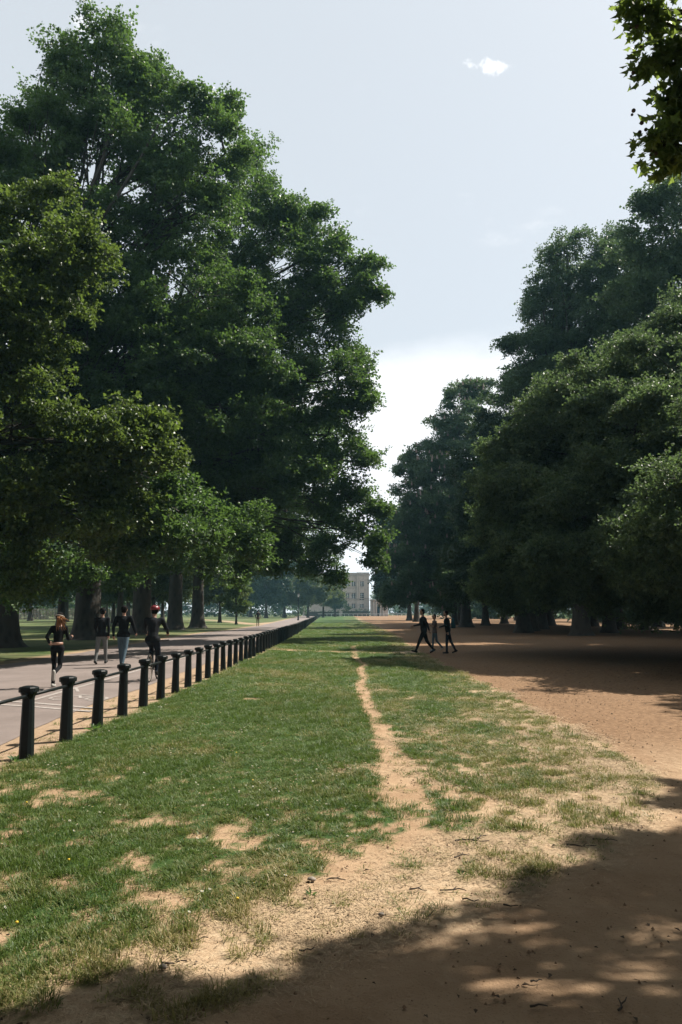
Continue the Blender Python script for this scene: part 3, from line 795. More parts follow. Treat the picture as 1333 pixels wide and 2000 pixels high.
NT = T('plane_tree', 'plane tree bough hanging into the sky above with lobed leaves and seed balls', (10.5, 6.0, 0), .5, 4.5, NEAR, kind='near', leaf='near_leaf', holes=[(a, b, c_ * .82) for a, b, c_ in GAPS], thin=(10, .5), seed=31, per=9, clump_r=.25, dens=1.15, branch_frac=.5, top=9.5, root=True)

# unseen lobes added over and behind the camera to block skylight, shadows kept off-frame
r_ = np.random.default_rng(77); sky_blockers = []
while len(sky_blockers) < 170:
    x, y, z, q = r_.uniform(-13, 26), r_.uniform(-22, 19), r_.uniform(7.5, 25), r_.uniform(1.8, 3.0)
    dep = y * math.cos(PITCH) + (z - EYE) * math.sin(PITCH)
    if y > -q and abs(x) < .46 * max(dep, 0) + q + .3 and (z - EYE) < y * .9 + q * 1.6: continue
    sx, sy = x - SUNV.x / SUNV.z * z, y - SUNV.y / SUNV.z * z
    if sy + q > 2.7 and abs(sx) - q - .6 < .47 * (sy + q) : continue
    sky_blockers.append((x, y, z, q))
pts = []
for x, y, z, q in sky_blockers:
    d = r_.normal(0, 1, (110, 3)); d /= np.linalg.norm(d, axis=1)[:, None]; pts.append(np.array((x - 10.5, y - 6, z)) + d * q * r_.random((110, 1)) ** .5)
pts = np.concatenate(pts); k = len(pts)
scatter('crown', sprays('plane'), pts, np.stack([r_.normal(0, .4, k), r_.normal(0, .4, k), r_.random(k) * 6.28], 1), np.full((k, 3), 1.15), r_.integers(0, 6, k), [M['plane_leaf'], M['bark']], NT)

# seed balls on the hanging bough
g = GB(); g.ball((0, 0, 0), .0135, 10); SB = g.mesh('seed_ball'); SB.materials.append(M['twig']); SB.shade_smooth()
for (u, v) in ((1232, 55), (1244, 52), (1237, 142), (1233, 149), (1238, 216), (1235, 224), (1254, 240), (1250, 258), (1262, 253), (1249, 263), (1274, 294), (1282, 300), (1271, 303), (1310, 301), (1327, 287), (1287, 277), (1252, 92)):
    o = link('seed_ball', SB, NT); o.location = P(u, v, 5.6 + .1 * random.Random(u).random()) - np.array((10.5, 6.0, 0)); o.scale = [.8 + .5 * random.Random(v).random()] * 3

# pink flower spikes on the chestnut
va = []
gg = GB(); gg.lathe([(.11, 0), (.10, .12), (.06, .3), (.01, .48)], 6); va.append((gg.v, gg.f, [0] * len(gg.f)))
M['pink'] = plain('chestnut_blossom', (0.22, 0.165, 0.14), .7, .3, 30)
r_ = np.random.default_rng(5); bp = []
for q in CHL:
    if q[3] < 2: continue
    for k in range(9):
        d = np.array((r_.normal(0, .7), -1.0, r_.normal(.2, .6))); d /= np.linalg.norm(d)
        bp.append(np.array(q[:3]) + d * q[3] * .82 - np.array((14.5, 90, 0)))
bp = np.array(bp); k = len(bp)
scatter('blossom', va, bp, np.zeros((k, 3)), np.full((k, 3), 1.0), np.zeros(k), [M['pink']], CH)

# far trees: two built whole, then copied
def generic(name, label, h, w, kind, leaf, seed, per=8, low=1.5, group=None, cr=1.3):
    r = np.random.default_rng(seed); lob = []
    for k in range(15):
        z = low + (h - low) * (.15 + .75 * r.random()); rad = w * (.30 + .12 * r.random())
        pr = math.sin(math.pi * min(1, max(0.12, (z - low) / (h - low))) ** .8) * (w - rad * .8)
        a = r.random() * 6.28; q = pr * r.random() ** .5
        lob.append((q * math.cos(a), q * math.sin(a), z, rad))
    return T(name, label, (0, 0, 0), .022 * h, max(1.5, low + .5), lob, kind=kind, leaf=leaf, bark='dark_bark', seed=seed, per=per, clump_r=cr, branch_frac=.25, group=group)


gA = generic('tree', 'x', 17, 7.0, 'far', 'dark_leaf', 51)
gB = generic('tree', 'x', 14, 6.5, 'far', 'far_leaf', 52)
gC = generic('tree', 'x', 20, 8.0, 'far', 'chestnut_leaf', 53, low=3)
gS = generic('tree', 'x', 6, 2.6, 'plane_light', 'plane_leaf_light', 54, low=.8, cr=.7, per=9)
used = set()
FARS = [  # prototype, u of trunk, distance, scale, turn, label
    (gC, -60, 100, 1.0, 0.3, 'dark spreading tree behind the railing, at the very edge of the lawn'),
    (gA, 60, 150, 1.1, 1.2, 'dark tree rising just beyond the iron railing'),
    (gC, 130, 135, .9, 2.1, 'dark tree with low boughs beyond the railing, next to the big flared trunk'),
    (gB, 222, 118, .95, 4.0, 'leafy green tree filling the gap beside the thin sapling'),
    (gA, 250, 150, 1.2, .4, 'dark tree behind the leafy tree in the gap beside the sapling'),
    (gB, 318, 112, 1.0, 5.0, 'bright green tree seen between the two middle plane trunks'),
    (gC, 340, 155, 1.1, 3.0, 'tall shaded tree beyond the two straight plane trunks'),
    (gB, 430, 128, .85, 1.0, 'rounded green tree past the flared plane trunk'),
    (gC, 20, 66, 1.0, 1.1, 'dark broad tree on the lawn, seen low between the two widest trunks'),
  (gC, 120, 84, 1.0, 2.7, 'dark tree whose low boughs hang over the sunlit strip'),
  (gC, 235, 96, 1.0, .2, 'dark tree right behind the two walking men'),
  (gB, 300, 104, 1.05, 3.6, 'tree filling the gap left of the straight plane trunks'),
  (gS, 462, 108, 1.05, 2.0, 'small sunlit yellow green tree beside the path fork'),
    (gA, 520, 215, 1.25, .9, 'bluish tree above the lone walker'),
    (gC, 556, 235, 1.05, 2.9, 'bluish tree just short of the lamp post'),
    (gB, 602, 225, 1.15, 4.1, 'hazy olive tree directly past the lamp post'),
    (gB, 632, 245, 1.15, .2, 'hazy sunlit tree near the end of the railing'),
    (gA, 655, 280, .95, 5.1, 'hazy tree touching the edge of the mansion'),
    (gA, 490, 260, 1.4, 3.9, 'bluish tree deep behind the lone walker'),
    (gC, 800, 160, 1.1, 1.9, 'shaded tree at the far end of the dark avenue'),
    (gA, 900, 120, 1.15, 2.4, 'shaded tree, deepest in the gap behind the three walkers'),
    (gC, 985, 118, 1.0, .1, 'shaded tree with thick trunk among the avenue shadows'),
    (gC, 1075, 100, 1.1, 3.3, 'shaded tree whose trunk stands under the lime crown'),
    (gA, 1160, 95, 1.1, 4.4, 'shaded tree beside a bright gap under the avenue'),
    (gC, 1260, 78, .9, .8, 'shaded tree on the outer edge of the avenue'),
    (gA, 1330, 120, 1.3, 1.5, 'shaded tree far out behind the lime'),
    (gC, 1130, 140, 1.2, 5.5, 'shaded tree farthest back under the avenue'),
    (gA, 1010, 160, 1.2, 2.7, 'shaded tree closing the view behind the avenue trunks'),
    (gB, 752, 330, 1.0, 2.0, 'pale hazy tree beside the low wing of the mansion'),
]
AV = 'shaded avenue tree standing behind the broad lime'
AVT = [(gC, x / y * 1500 + 666, y, s, x * 1.7, AV) for x, y, s in ((24, 26, 1.0), (29, 37, 1.1), (35, 50, 1.1), (38, 32, 1.1), (43, 46, 1.1), (31, 63, 1.0), (40, 64, 1.1), (29, 80, 1.0), (38, 92, 1.1), (28, 108, 1.0), (48, 75, 1.2), (20, 19.5, .8), (23, 66, 1.1), (21, 80, 1.0), (19, 101, 1.0), (26, 54, 1.0), (31, 44, 1.1), (18, 72, .9), (16, 108, .9), (22, 92, 1.0), (33, 72, 1.1), (25, 40, .9), (36, 58, 1.1))]
BH = 'unseen plane tree continuing its row behind the viewer, added to block skylight'  # out of view; added to cut skylight on the shaded ground
for x, y, s in ((-18, 15, 1.3), (-18, 3, 1.3), (-18, -10, 1.3), (-17, -24, 1.3), (-9, -34, 1.3), (4, -36, 1.3), (15, -30, 1.3), (24, -18, 1.3), (23, -4, 1.15), (30, 12, 1.2), (21, 7.5, .95), (33, 22, 1.2), (-30, 20, 1.2), (-31, 40, 1.2), (-33, 2, 1.2)):
    AVT.append((gC, (x, y), None, s, x * 1.3 + y, BH))
for pr, u, Y, s, rz, lab in FARS + AVT:
    if pr.name not in used: o = pr; used.add(pr.name)
    else: o = copy_tree(pr)
    q = ray(u, 1195) if Y else None; o.location = (q[0] / q[1] * Y, Y, 0) if Y else (*u, 0); o.rotation_euler = (0, 0, rz); o.scale = (s, s, s); o['label'] = lab
    if lab == AV: o['group'] = 'avenue trees behind the lime'
    if lab == BH: o['group'] = 'added row trees behind the viewer'
# woods closing the view on both sides
r_ = np.random.default_rng(88); pts = []
for xa, xb, Y, h, k in ((-260, -14, 285, 13, 2600), (-200, -50, 190, 8, 1300), (24, 60, 200, 13, 700), (60, 260, 190, 14, 1800), (16, 90, 400, 11, 600), (40, 130, 130, 4, 900)):
    x = r_.uniform(xa, xb, k); hh = h * (.55 + .7 * fbm(x * .07, x * 0 + Y, 5, 4)); pts.append(np.stack([x, Y + r_.normal(0, 5, k), hh * r_.random(k) ** .8], 1))
pts = np.concatenate(pts); k = len(pts)
tag(scatter('far_woods', sprays('far'), pts, np.stack([r_.normal(0, .4, k), r_.normal(0, .4, k), r_.random(k) * 6.28], 1), np.repeat(r_.uniform(1.2, 2.0, (k, 1)), 3, 1), r_.integers(0, 6, k), [M['chestnut_leaf'], M['dark_bark']]), 'distant dark woodland closing the view beyond the lawns', 'woodland')
# thin sapling
T('sapling', 'thin young tree with a bare dark stem between the two thickest trunks', (*G(208, 1213.5), 0), .22, 5, [(G(208, 1213.5)[0] + a, G(208, 1213.5)[1] + b, z, 1.6) for a, b, z in ((0, 0, 9), (1, .5, 8), (-1.2, 0, 8.2), (.4, -.8, 10), (-.5, .6, 11))], kind='plane', leaf='dark_leaf', bark='dark_bark', seed=61, per=7, flare=1.15)
#---ENDTREES---
print('SPRAYS', NSPR)

# ------------------------------------------------------------------ railing along the road
post_g = GB()
sq = lambda w, z, ch=.22: [(x * w, y * w, z) for x, y in ((-.5 + ch, -.5), (.5 - ch, -.5), (.5, -.5 + ch), (.5, .5 - ch), (.5 - ch, .5), (-.5 + ch, .5), (-.5, .5 - ch), (-.5, -.5 + ch))]
def loft(g, rings):
    v = [q for r_ in rings for q in r_]; k = len(rings[0]); m_ = len(rings)
    f = [(i * k + j, i * k + (j + 1) % k, (i + 1) * k + (j + 1) % k, (i + 1) * k + j) for i in range(m_ - 1) for j in range(k)]
    f += [tuple(range(k - 1, -1, -1)), tuple((m_ - 1) * k + j for j in range(k))]
    g.add(v, f)
g = GB(); loft(g, [sq(.158, -.1), sq(.155, .02), sq(.122, .70, .2), sq(.124, .715), sq(.145, .755), sq(.166, .775), sq(.166, .79)]); post_me = g.mesh('post'); post_me.materials.append(M['black_paint'])
g = GB(); loft(g, [sq(.196, .7902), sq(.206, .80), sq(.206, .842), sq(.186, .855), sq(.10, .867), sq(.02, .871)]); cap_me = g.mesh('cap'); cap_me.materials.append(M['black_paint'])
ys_p = []; y = 6.7
post_y0 = G(49.5, 1481.5)[1]; sp = 1.262
ys_p = [post_y0 + sp * k for k in range(-3, 120)]
F0 = empty('post_and_rail_fence', (float(fence_x(ys_p[0])), ys_p[0], 0), 0, 'long black iron fence of capped posts and a single rail between road and turf', 'fence')
fo = np.array((float(fence_x(ys_p[0])), ys_p[0], 0))
rp = random.Random(3)
def rail_mesh(a, b):
    g = GB(); g.tube([a, b], .021, 8); return g
for k, y in enumerate(ys_p):
    x = float(fence_x(y)); dx = float(fence_x(y + .5) - fence_x(y - .5))
    o = link('post', post_me, F0); o.location = np.array((x, y, 0)) - fo
    o.rotation_euler = (rp.gauss(0, .008), rp.gauss(0, .008), -math.atan(dx) + rp.gauss(0, .02)); o.scale = (1, 1, rp.uniform(.985, 1.015))
    c_ = link('cap', cap_me, o)
    if k + 1 < len(ys_p):
        x2 = float(fence_x(ys_p[k + 1]))
        rail_mesh(np.array((x, y + .045, .742)) - fo, np.array((x2, ys_p[k + 1] - .045, .742)) - fo).build('rail', M['black_paint'], F0, shade=True)
g = GB(); yy = ys_p[-1]
while yy < 330:
    yy += sp; g.box(np.array((float(fence_x(yy)), yy, .42)) - fo, (.15, .15, .9)); g.box(np.array((float(fence_x(yy)), yy + sp / 2, .742)) - fo, (.05, sp, .05))
g.build('far_run', M['black_paint'], F0, kind='stuff')

# ------------------------------------------------------------------ lamp post
lp = G(583, 1212); lx, ly = float(fence_x(lp[1])) - 1.2, float(lp[1])
lx = ray(583, 1200)[0] / ray(583, 1200)[1] * ly
LP = empty('lamp_post', (lx, ly, 0), 0, 'black lamp post with a lantern beside the railing', 'lamp post')
g = GB(); g.lathe([(.20, -.1), (.20, .3), (.16, .34), (.15, 1.0), (.18, 1.05), (.10, 1.12), (.085, 2.0), (.065, 4.2), (.09, 4.25), (.055, 4.3), (.05, 4.7)], 12); g.build('column', M['black_paint'], LP, shade=False)
g = GB(); g.tube([(-.42, 0, 4.05), (.42, 0, 4.05)], .028, 6); g.build('ladder_bar', M['black_paint'], LP)
g = GB(); g.lathe([(.08, 4.7), (.14, 4.72), (.24, 5.25), (.24, 5.26)], 6); m_, n_, ou = mat('lantern_glass'); gl = N(n_, 'ShaderNodeBsdfPrincipled', Roughness=.1); gl.inputs['Base Color'].default_value = (.35, .38, .38, 1); L(n_, gl.outputs[0], ou.inputs[0]); g.build('lantern', m_, LP)
g = GB(); g.lathe([(.28, 5.262), (.26, 5.30), (.12, 5.48), (.05, 5.52), (.05, 5.6), (.01, 5.68)], 6); g.build('lantern_roof', M['black_paint'], LP)

# ------------------------------------------------------------------ mansion and its low wing
D = 330.0
kx = lambda u: ray(u, 1195)[0] / ray(u, 1195)[1] * D
kz = lambda v: EYE + (1196.5 - v) / 1500 * D * 1.0
x0, x1 = kx(655), kx(721.5); xm = kx(697)
B = empty('mansion', ((x0 + x1) / 2, D, 0), 0, 'pale stone mansion of three storeys with cornice and pilasters', 'building')
bo = np.array(((x0 + x1) / 2, D, 0))
def bbox(g, xa, xb, za, zb, ya, yb, m=0): g.box(np.array(((xa + xb) / 2, (ya + yb) / 2, (za + zb) / 2)) - bo, (xb - xa, yb - ya, zb - za), 0, m)
zt = kz(1126); xl = x0 - 14
g = GB(); bbox(g, xl, xm, 0, zt, D, D + 22); bbox(g, xm + .002, x1, 0, zt, D - .9, D + 22); g.build('wall', M['stone'], B)
g = GB()
bbox(g, xl - .3, xm - .01, zt + .002, zt + .45, D - .55, D + 22.5); bbox(g, xm, x1 + .45, zt + .003, zt + .5, D - 1.45, D + 22.5)
bbox(g, xl, xm - .02, zt + .46, kz(1121), D - .2, D + 22); bbox(g, xm + .01, x1 + .1, zt + .51, kz(1120.5), D - 1.1, D + 22)
g.build('cornice', M['stone_dark'], B)
g = GB(); zb = kz(1172)
bbox(g, xl, xm - .03, zb, zb + .35, D - .3, D - .003); bbox(g, xm + .05, x1 + .1, zb, zb + .4, D - 1.3, D - .903)
bbox(g, xl, xm - .03, kz(1151), kz(1151) + .2, D - .15, D - .003); bbox(g, xm + .05, x1 + .05, kz(1151), kz(1151) + .2, D - 1.03, D - .903)
g.build('string_course', M['stone_dark'], B)
for xa in (xm + .15, xm + 1.05, x1 - 1.5, x1 - .65):
    g = GB(); bbox(g, xa, xa + .5, zb + .42, zt - .45, D - 1.18, D - .903); bbox(g, xa - .1, xa + .6, zt - .44, zt - .003, D - 1.24, D - .904); bbox(g, xa - .08, xa + .58, zb + .405, zb + .7, D - 1.22, D - .9045); g.build('pilaster', M['stone'], B)
def window(u, va, vb, w, yf, panes=2, head=True):
    xc = kx(u); za, zc = kz(vb), kz(va)
    g = GB(); t_ = .16
    bbox(g, xc - w / 2 - t_, xc - w / 2, za, zc, yf - .14, yf - .003); bbox(g, xc + w / 2, xc + w / 2 + t_, za, zc, yf - .14, yf - .003)
    bbox(g, xc - w / 2 - t_, xc + w / 2 + t_, zc + .002, zc + .2, yf - .16, yf - .0035); bbox(g, xc - w / 2 - t_ - .08, xc + w / 2 + t_ + .08, za - .2, za - .002, yf - .25, yf - .0035)
    if head: bbox(g, xc - w / 2 - .35, xc + w / 2 + .35, zc + .42, zc + .6, yf - .38, yf - .004)
    f = g.build('window', M['stone'], B)
    g = GB(); bbox(g, xc - w / 2 + .003, xc + w / 2 - .003, za + .003, zc - .003, yf - .012, yf - .004); g.build('pane', M['glass'], f)
    g = GB()
    bbox(g, xc - .05, xc + .05, za + .01, zc - .01, yf - .06, yf - .0125)
    for k in range(1, 4): z = za + (zc - za) * k / 4; bbox(g, xc - w / 2 + .01, xc + w / 2 - .01, z - .04, z + .04, yf - .055, yf - .013)
    g.build('glazing_bar', M['white_paint'], f)
for u in (660, 667.5 + 11 - 0, 690.5): pass
for u in (679, 691):
    window(u, 1138.5, 1147, 1.6, D); window(u, 1161, 1172, 1.6, D)
    window(u, 1181, 1189, 1.5, D, head=False)
for u in (655, 667):
    window(u, 1138.5, 1147, 1.6, D); window(u, 1161, 1172, 1.6, D)
window(707, 1138, 1147.5, 1.9, D - .9); window(707, 1160.5, 1173.5, 1.9, D - .9); window(707, 1182, 1188, 1.7, D - .9, head=False)
g = GB(); bbox(g, xm - 6, xm - 4.6, kz(1120) + .0, kz(1120) + 1.4, D + 6, D + 7.5); g.build('chimney', M['stone_dark'], B)
WG = empty('gateway_wing', (kx(738), D - 6, 0), 0, 'low pale stone gateway with columns beside the mansion', 'building')
bo = np.array((kx(738), D - 6, 0)); xa, xb = kx(724), kx(757); zt = kz(1175)
g = GB(); bbox(g, xa, xb, 0, zt - .003, D - 5.4, D + 2); g.build('wall', M['stone'], WG)
g = GB(); bbox(g, xa - .3, xb + .3, zt, zt + .45, D - 7, D + 2.2); g.build('cornice', M['stone_dark'], WG)
for u in (729.5, 734, 742.5, 747.5):
    g = GB(); g.lathe([(.5, 0), (.5, .3), (.38, .35), (.33, zt - .5), (.45, zt - .4), (.48, zt - .004)], 12, c=np.array((kx(u), D - 6.1, 0)) - bo); g.build('column', M['stone'], WG, shade=False)
g = GB(); bbox(g, kx(735.8), kx(740.8), .02, 4.0, D - 5.5, D - 5.402); g.build('gate_opening', M['glass'], WG)
# hedge and white rail at the end of the lawn
def hedge(name, label, xa, xb, Y, h, w, seed):
    r = np.random.default_rng(seed); k = int((xb - xa) * 5); o = empty(name, ((xa + xb) / 2, Y, 0), 0, label, 'hedge')
    pts = np.stack([r.uniform(xa, xb, k) - (xa + xb) / 2, r.uniform(-w / 2, w / 2, k), r.random(k) ** .7 * h], 1)
    va = sprays('far'); scatter('foliage', va, pts, np.stack([r.normal(0, .4, k), r.normal(0, .4, k), r.random(k) * 6.28], 1), np.full((k, 3), .5), r.integers(0, 6, k), [M['dark_leaf'], M['dark_bark']], o)
    g = GB(); g.box((0, 0, h * .4), (xb - xa - .6, w * .6, h * .8)); g.build('stem', M['dark_bark'], o)
hedge('hedge', 'dark clipped hedge along the foot of the mansion', kx(668), kx(722), D - 8, 2.6, 3, 71)
hedge('hedge', 'dark shrubbery below the hazy trees at the end of the railing', kx(600), kx(664), D - 20, 2.2, 3, 72)
WR = empty('white_railing', (0, 300, 0), 0, 'low white rail across the far end of the lawn', 'railing')
g = GB()
for k in range(30): g.box((-8 + k * 1.7 + .85, 0, .45), (.10, .10, .9))
g.build('post', M['white_paint'], WR, kind='stuff')
g = GB(); g.box((17, 0, .97), (52, .12, .12)); g.build('rail', M['white_paint'], WR)
# iron railing past the shaded lawn
q0, q1 = G(20, 1203.5), G(165, 1203.5)
q0 = np.array((ray(20, 1195)[0] * 170, 170)); q1 = np.array((ray(165, 1195)[0] * 170, 170))
IR = empty('iron_railing', ((q0[0] + q1[0]) / 2, q0[1], 0), 0, 'tall iron railing with upright bars past the sunlit strip of lawn', 'railing')
wd = q1[0] - q0[0] + 24; g = GB()
for k in range(int(wd / .32)): g.box((-wd / 2 + k * .32, 0, 1.25), (.08, .08, 2.5))
g.build('bar', M['pebble'], IR, kind='stuff')
g = GB(); g.box((0, 0, 2.3), (wd, .07, .08)); g.box((0, 0, .3), (wd, .07, .08)); g.build('rail', M['pebble'], IR)
# pale bench near the path fork
bq = G(535, 1199.5); BQ = empty('bench', (bq[0] * .62, bq[1] * .62, 0), .15, 'pale bench on the far lawn beyond the lone walker', 'bench')
g = GB(); g.box((0, 0, .47), (2.2, .5, .08)); g.build('seat', M['white_paint'], BQ)
g = GB(); g.box((0, .26, .85), (2.2, .06, .40)); g.build('backrest', M['white_paint'], BQ)
for s in (-.9, .9):
    g = GB(); g.box((s, 0, .215), (.1, .45, .425)); g.build('leg', M['dark_bark'], BQ)

# ------------------------------------------------------------------ people
def person(label, loc, heading, H, pose, cols, hair=None, lean=0.0, build=1.0, group=None, raw=None, z_lift=None):
    """pose: legs ((swing, knee), (swing, knee)) and arms ((swing, elbow), (swing, elbow)) in degrees, left then right; faces +Y before turning"""
    J = {}
    pel = np.array((0, 0, .95)); ln = R(lean)
    up = np.array((0, math.sin(ln), math.cos(ln)))
    J['pel'] = pel; J['waist'] = pel + up * .16; J['chest'] = pel + up * .38; J['neck'] = pel + up * .56
    hd = up * .7 + np.array((0, 0, .3)); hd /= np.linalg.norm(hd)
    J['head'] = J['neck'] + hd * .155 + np.array((0, .02, 0))
    caps = []     # (a, b, ra, rb, material)
    bw = build
    segs = [('torso', pel + (0, 0, .02), J['waist'], .125 * bw, .118 * bw, 1), ('torso', J['waist'], J['chest'], .122 * bw, .140 * bw, 1), ('hips', pel + (-.07, 0, -.03), pel + (.07, 0, -.03), .112 * bw, .112 * bw, 0)]
    sh = {}
    for s, nm in ((-1, 'l'), (1, 'r')):
        sh[nm] = J['neck'] - up * .085 + np.array((s * .175 * bw, 0, 0))
        segs.append(('torso', J['chest'] + (s * .05, 0, 0), sh[nm] - (s * .03, 0, 0), .115 * bw, .065 * bw, 1))
    segs += [('neck', J['neck'] - up * .07, J['neck'] + hd * .08, .058, .052, 2)]
    segs += [('head', J['head'] - hd * .02 + (0, .005, 0), J['head'] + hd * .035, .083, .092, 2), ('jaw', J['head'] + (0, .035, -.055), J['head'] + (0, .05, -.075), .052, .042, 2), ('nose', J['head'] + (0, .088, .0), J['head'] + (0, .108, -.022), .010, .014, 2),
             ('ear', J['head'] + (-.088, 0, .0), J['head'] + (-.090, -.005, -.03), .016, .012, 2), ('ear', J['head'] + (.088, 0, .0), J['head'] + (.090, -.005, -.03), .016, .012, 2)]
    low = 9
    feet = {}
    for i, (s, nm) in enumerate(((-1, 'l'), (1, 'r'))):
        a, k = R(pose['legs'][i][0]), R(pose['legs'][i][1])
        hp = pel + np.array((s * .092, 0, -.04)); kn = hp + .43 * np.array((s * .02, math.sin(a), -math.cos(a))); b = a - k
        an = kn + .425 * np.array((0, math.sin(b), -math.cos(b)))
        fa = b * .75 + (pose.get('foot', (0, 0))[i] and R(pose['foot'][i])); fd = np.array((0, math.cos(fa), math.sin(fa)))
        sole = np.array((0, math.sin(fa), -math.cos(fa)))
        heel = an - fd * .045 + sole * .045; toe = an + fd * .155 + sole * .055
        segs += [('thigh', hp, kn, .088 * bw, .062 * bw, 0), ('shin', kn, an, .060 * bw, .046, 0), ('foot', heel, toe, .042, .034, 3)]
        low = min(low, heel[2] - .042, toe[2] - .034)
        J['ank' + nm] = an
    for i, (s, nm) in enumerate(((-1, 'l'), (1, 'r'))):
        a, e = R(pose['arms'][i][0]), R(pose['arms'][i][1]); out_ = pose.get('out', (.06, .06))[i]
        el_ = sh[nm] + .285 * np.array((s * out_ * 2.2, math.sin(a), -math.cos(a))); b = a + e
        inw = pose.get('inw', (0, 0))[i]
        wr = el_ + .255 * np.array((-s * inw, math.sin(b), -math.cos(b)))
        d = (wr - el_) / np.linalg.norm(wr - el_)
        pm = wr + d * .075
        segs += [('uarm', sh[nm], el_, .060 * bw, .047 * bw, 1), ('farm', el_, wr, .046 * bw, .034, 1 if not pose.get('short') else 2), ('palm', wr, pm, .030, .034, 2)]
        J['wr' + nm] = wr; J['pm' + nm] = pm; J['d' + nm] = d
    g = GB()
    for nm, a, b, ra, rb, m_ in segs: g.capsule(a, b, ra, rb, 12)
    me0 = g.mesh('tmp'); ob = bpy.data.objects.new('tmp', me0); COL.objects.link(ob)
    md = ob.modifiers.new('r', 'REMESH'); md.mode = 'VOXEL'; md.voxel_size = .016
    sm = ob.modifiers.new('s', 'SMOOTH'); sm.factor = .5; sm.iterations = 3
    dg = bpy.context.evaluated_depsgraph_get(); me1 = bpy.data.meshes.new_from_object(ob.evaluated_get(dg))
    bpy.data.objects.remove(ob); bpy.data.meshes.remove(me0)
    nv = len(me1.vertices); cv = np.zeros(nv * 3); me1.vertices.foreach_get('co', cv); cv = cv.reshape(-1, 3)
    faces = [tuple(p_.vertices) for p_ in me1.polygons]; bpy.data.meshes.remove(me1)
    fc = np.array([cv[list(f)].mean(0) for f in faces])
    best = np.full(len(fc), 9.0); mi = np.zeros(len(fc), int); tr_ = np.zeros(len(fc), bool)
    for nm, a, b, ra, rb, m_ in segs:
        a = np.asarray(a); d = np.asarray(b) - a; t_ = np.clip(((fc - a) @ d) / (d @ d + 1e-9), 0, 1)
        ds = np.linalg.norm(fc - a - t_[:, None] * d, axis=1) - (ra + (rb - ra) * t_)
        w = ds < best; best[w] = ds[w]; mi[w] = m_; tr_[w] = nm in ('torso', 'hips', 'thigh')
    mi = np.where(tr_, ((fc - pel) @ up > pose.get('hem', -.09)).astype(int), mi)
    gg = GB(); gg.v = [tuple(q) for q in cv]; gg.n = nv; gg.f = faces; gg.mi = mi.tolist()
    # fingers, curled, and a thumb off the side of the palm
    for s, nm in ((-1, 'l'), (1, 'r')):
        d = J['d' + nm]; side = np.array((0, 1.0, 0)) - d * d[1]; side /= np.linalg.norm(side) + 1e-9; inn = np.cross(d, side); inn *= -s * np.sign(inn[0] if abs(inn[0]) > .05 else 1)
        if pose.get('fist'): cu = 1.0
        else: cu = .35
        for k, (off, l_) in enumerate(((-.030, .055), (-.010, .068), (.010, .072), (.029, .064))):
            p0 = J['pm' + nm] + side * off - d * .004; p1 = p0 + (d * math.cos(cu) + inn * math.sin(cu)) * l_ * .55; p2 = p1 + (d * math.cos(cu * 2.4) + inn * math.sin(cu * 2.4)) * l_ * .5
            gg.tube([p0, p1, p2], [.0095, .0085, .007], 6, m=2)
        p0 = J['wr' + nm] + d * .03 + side * .028; p1 = p0 + side * .03 + d * .025 + inn * .012; p2 = p1 + d * .028 + inn * .012
        gg.tube([p0, p1, p2], [.012, .010, .008], 6, m=2)
    for s in (-1, 1): gg.ball(J['head'] + np.array((s * .033, .080, .018)), (.014, .012, .011), 8, m=4)
    gg.tube([J['head'] + (-.025, .088, -.052), J['head'] + (0, .097, -.054), J['head'] + (.025, .088, -.052)], .006, 5, m=5)
    k = H / 1.75
    lift = (-low if z_lift is None else z_lift)
    V = (np.array(gg.v) + (0, 0, lift)) * k
    gg.v = [tuple(q) for q in V]
    o = gg.build('person', [cols['legs'], cols['top'], M['skin'], cols['shoes'], M['eye'], M['lip']], shade=True)
    o.location = loc; o.rotation_euler = (0, 0, heading); tag(o, label, 'person', group)
    J = {a: (b + np.array((0, 0, lift))) * k if not a.startswith('d') else b for a, b in J.items()}
    J['hd'] = hd; J['up'] = up; J['k'] = k
    if hair:
        hc = J['head']; gh = GB(); r = .104 * k
        gh.ball(hc + hd * .035 * k + np.array((0, -.022 * k, 0)), (r * .93, r * .98, r * .98), 14)
        if hair[1] == 'short': gh.ball(hc + np.array((0, -.045 * k, -.02 * k)), (.085 * k, .07 * k, .08 * k), 12)
        gh.build('hair', hair[0], o, shade=True)
    return o, J


M['eye'] = plain('eye', (.05, .04, .035), .2, .1); M['lip'] = plain('lip', (.35, .15, .12), .5, .1)
K = dict(black=fabric('black_cloth', (.010, .011, .013)), dark=fabric('charcoal_cloth', (.018, .02, .024)), navy=fabric('navy_cloth', (.015, .02, .035)), grey=fabric('grey_trousers', (.20, .21, .21)), denim=fabric('washed_denim', (.10, .15, .19)),
         palej=fabric('pale_denim', (.28, .33, .36)), shoe=fabric('dark_shoe', (.02, .02, .02)), wshoe=fabric('pale_shoe', (.5, .48, .45)), brown=fabric('brown_cloth', (.10, .075, .065)), teal=fabric('teal_cloth', (.03, .10, .13)), dusk=fabric('dusty_cloth', (.13, .10, .10)),
         hairb=fabric('black_hair', (.012, .01, .009)), ginger=fabric('ginger_hair', (.33, .16, .075)), red=plain('red_shell', (.15, .014, .018), .35, .15), white=plain('white_band', (.42, .37, .32), .6, .1))
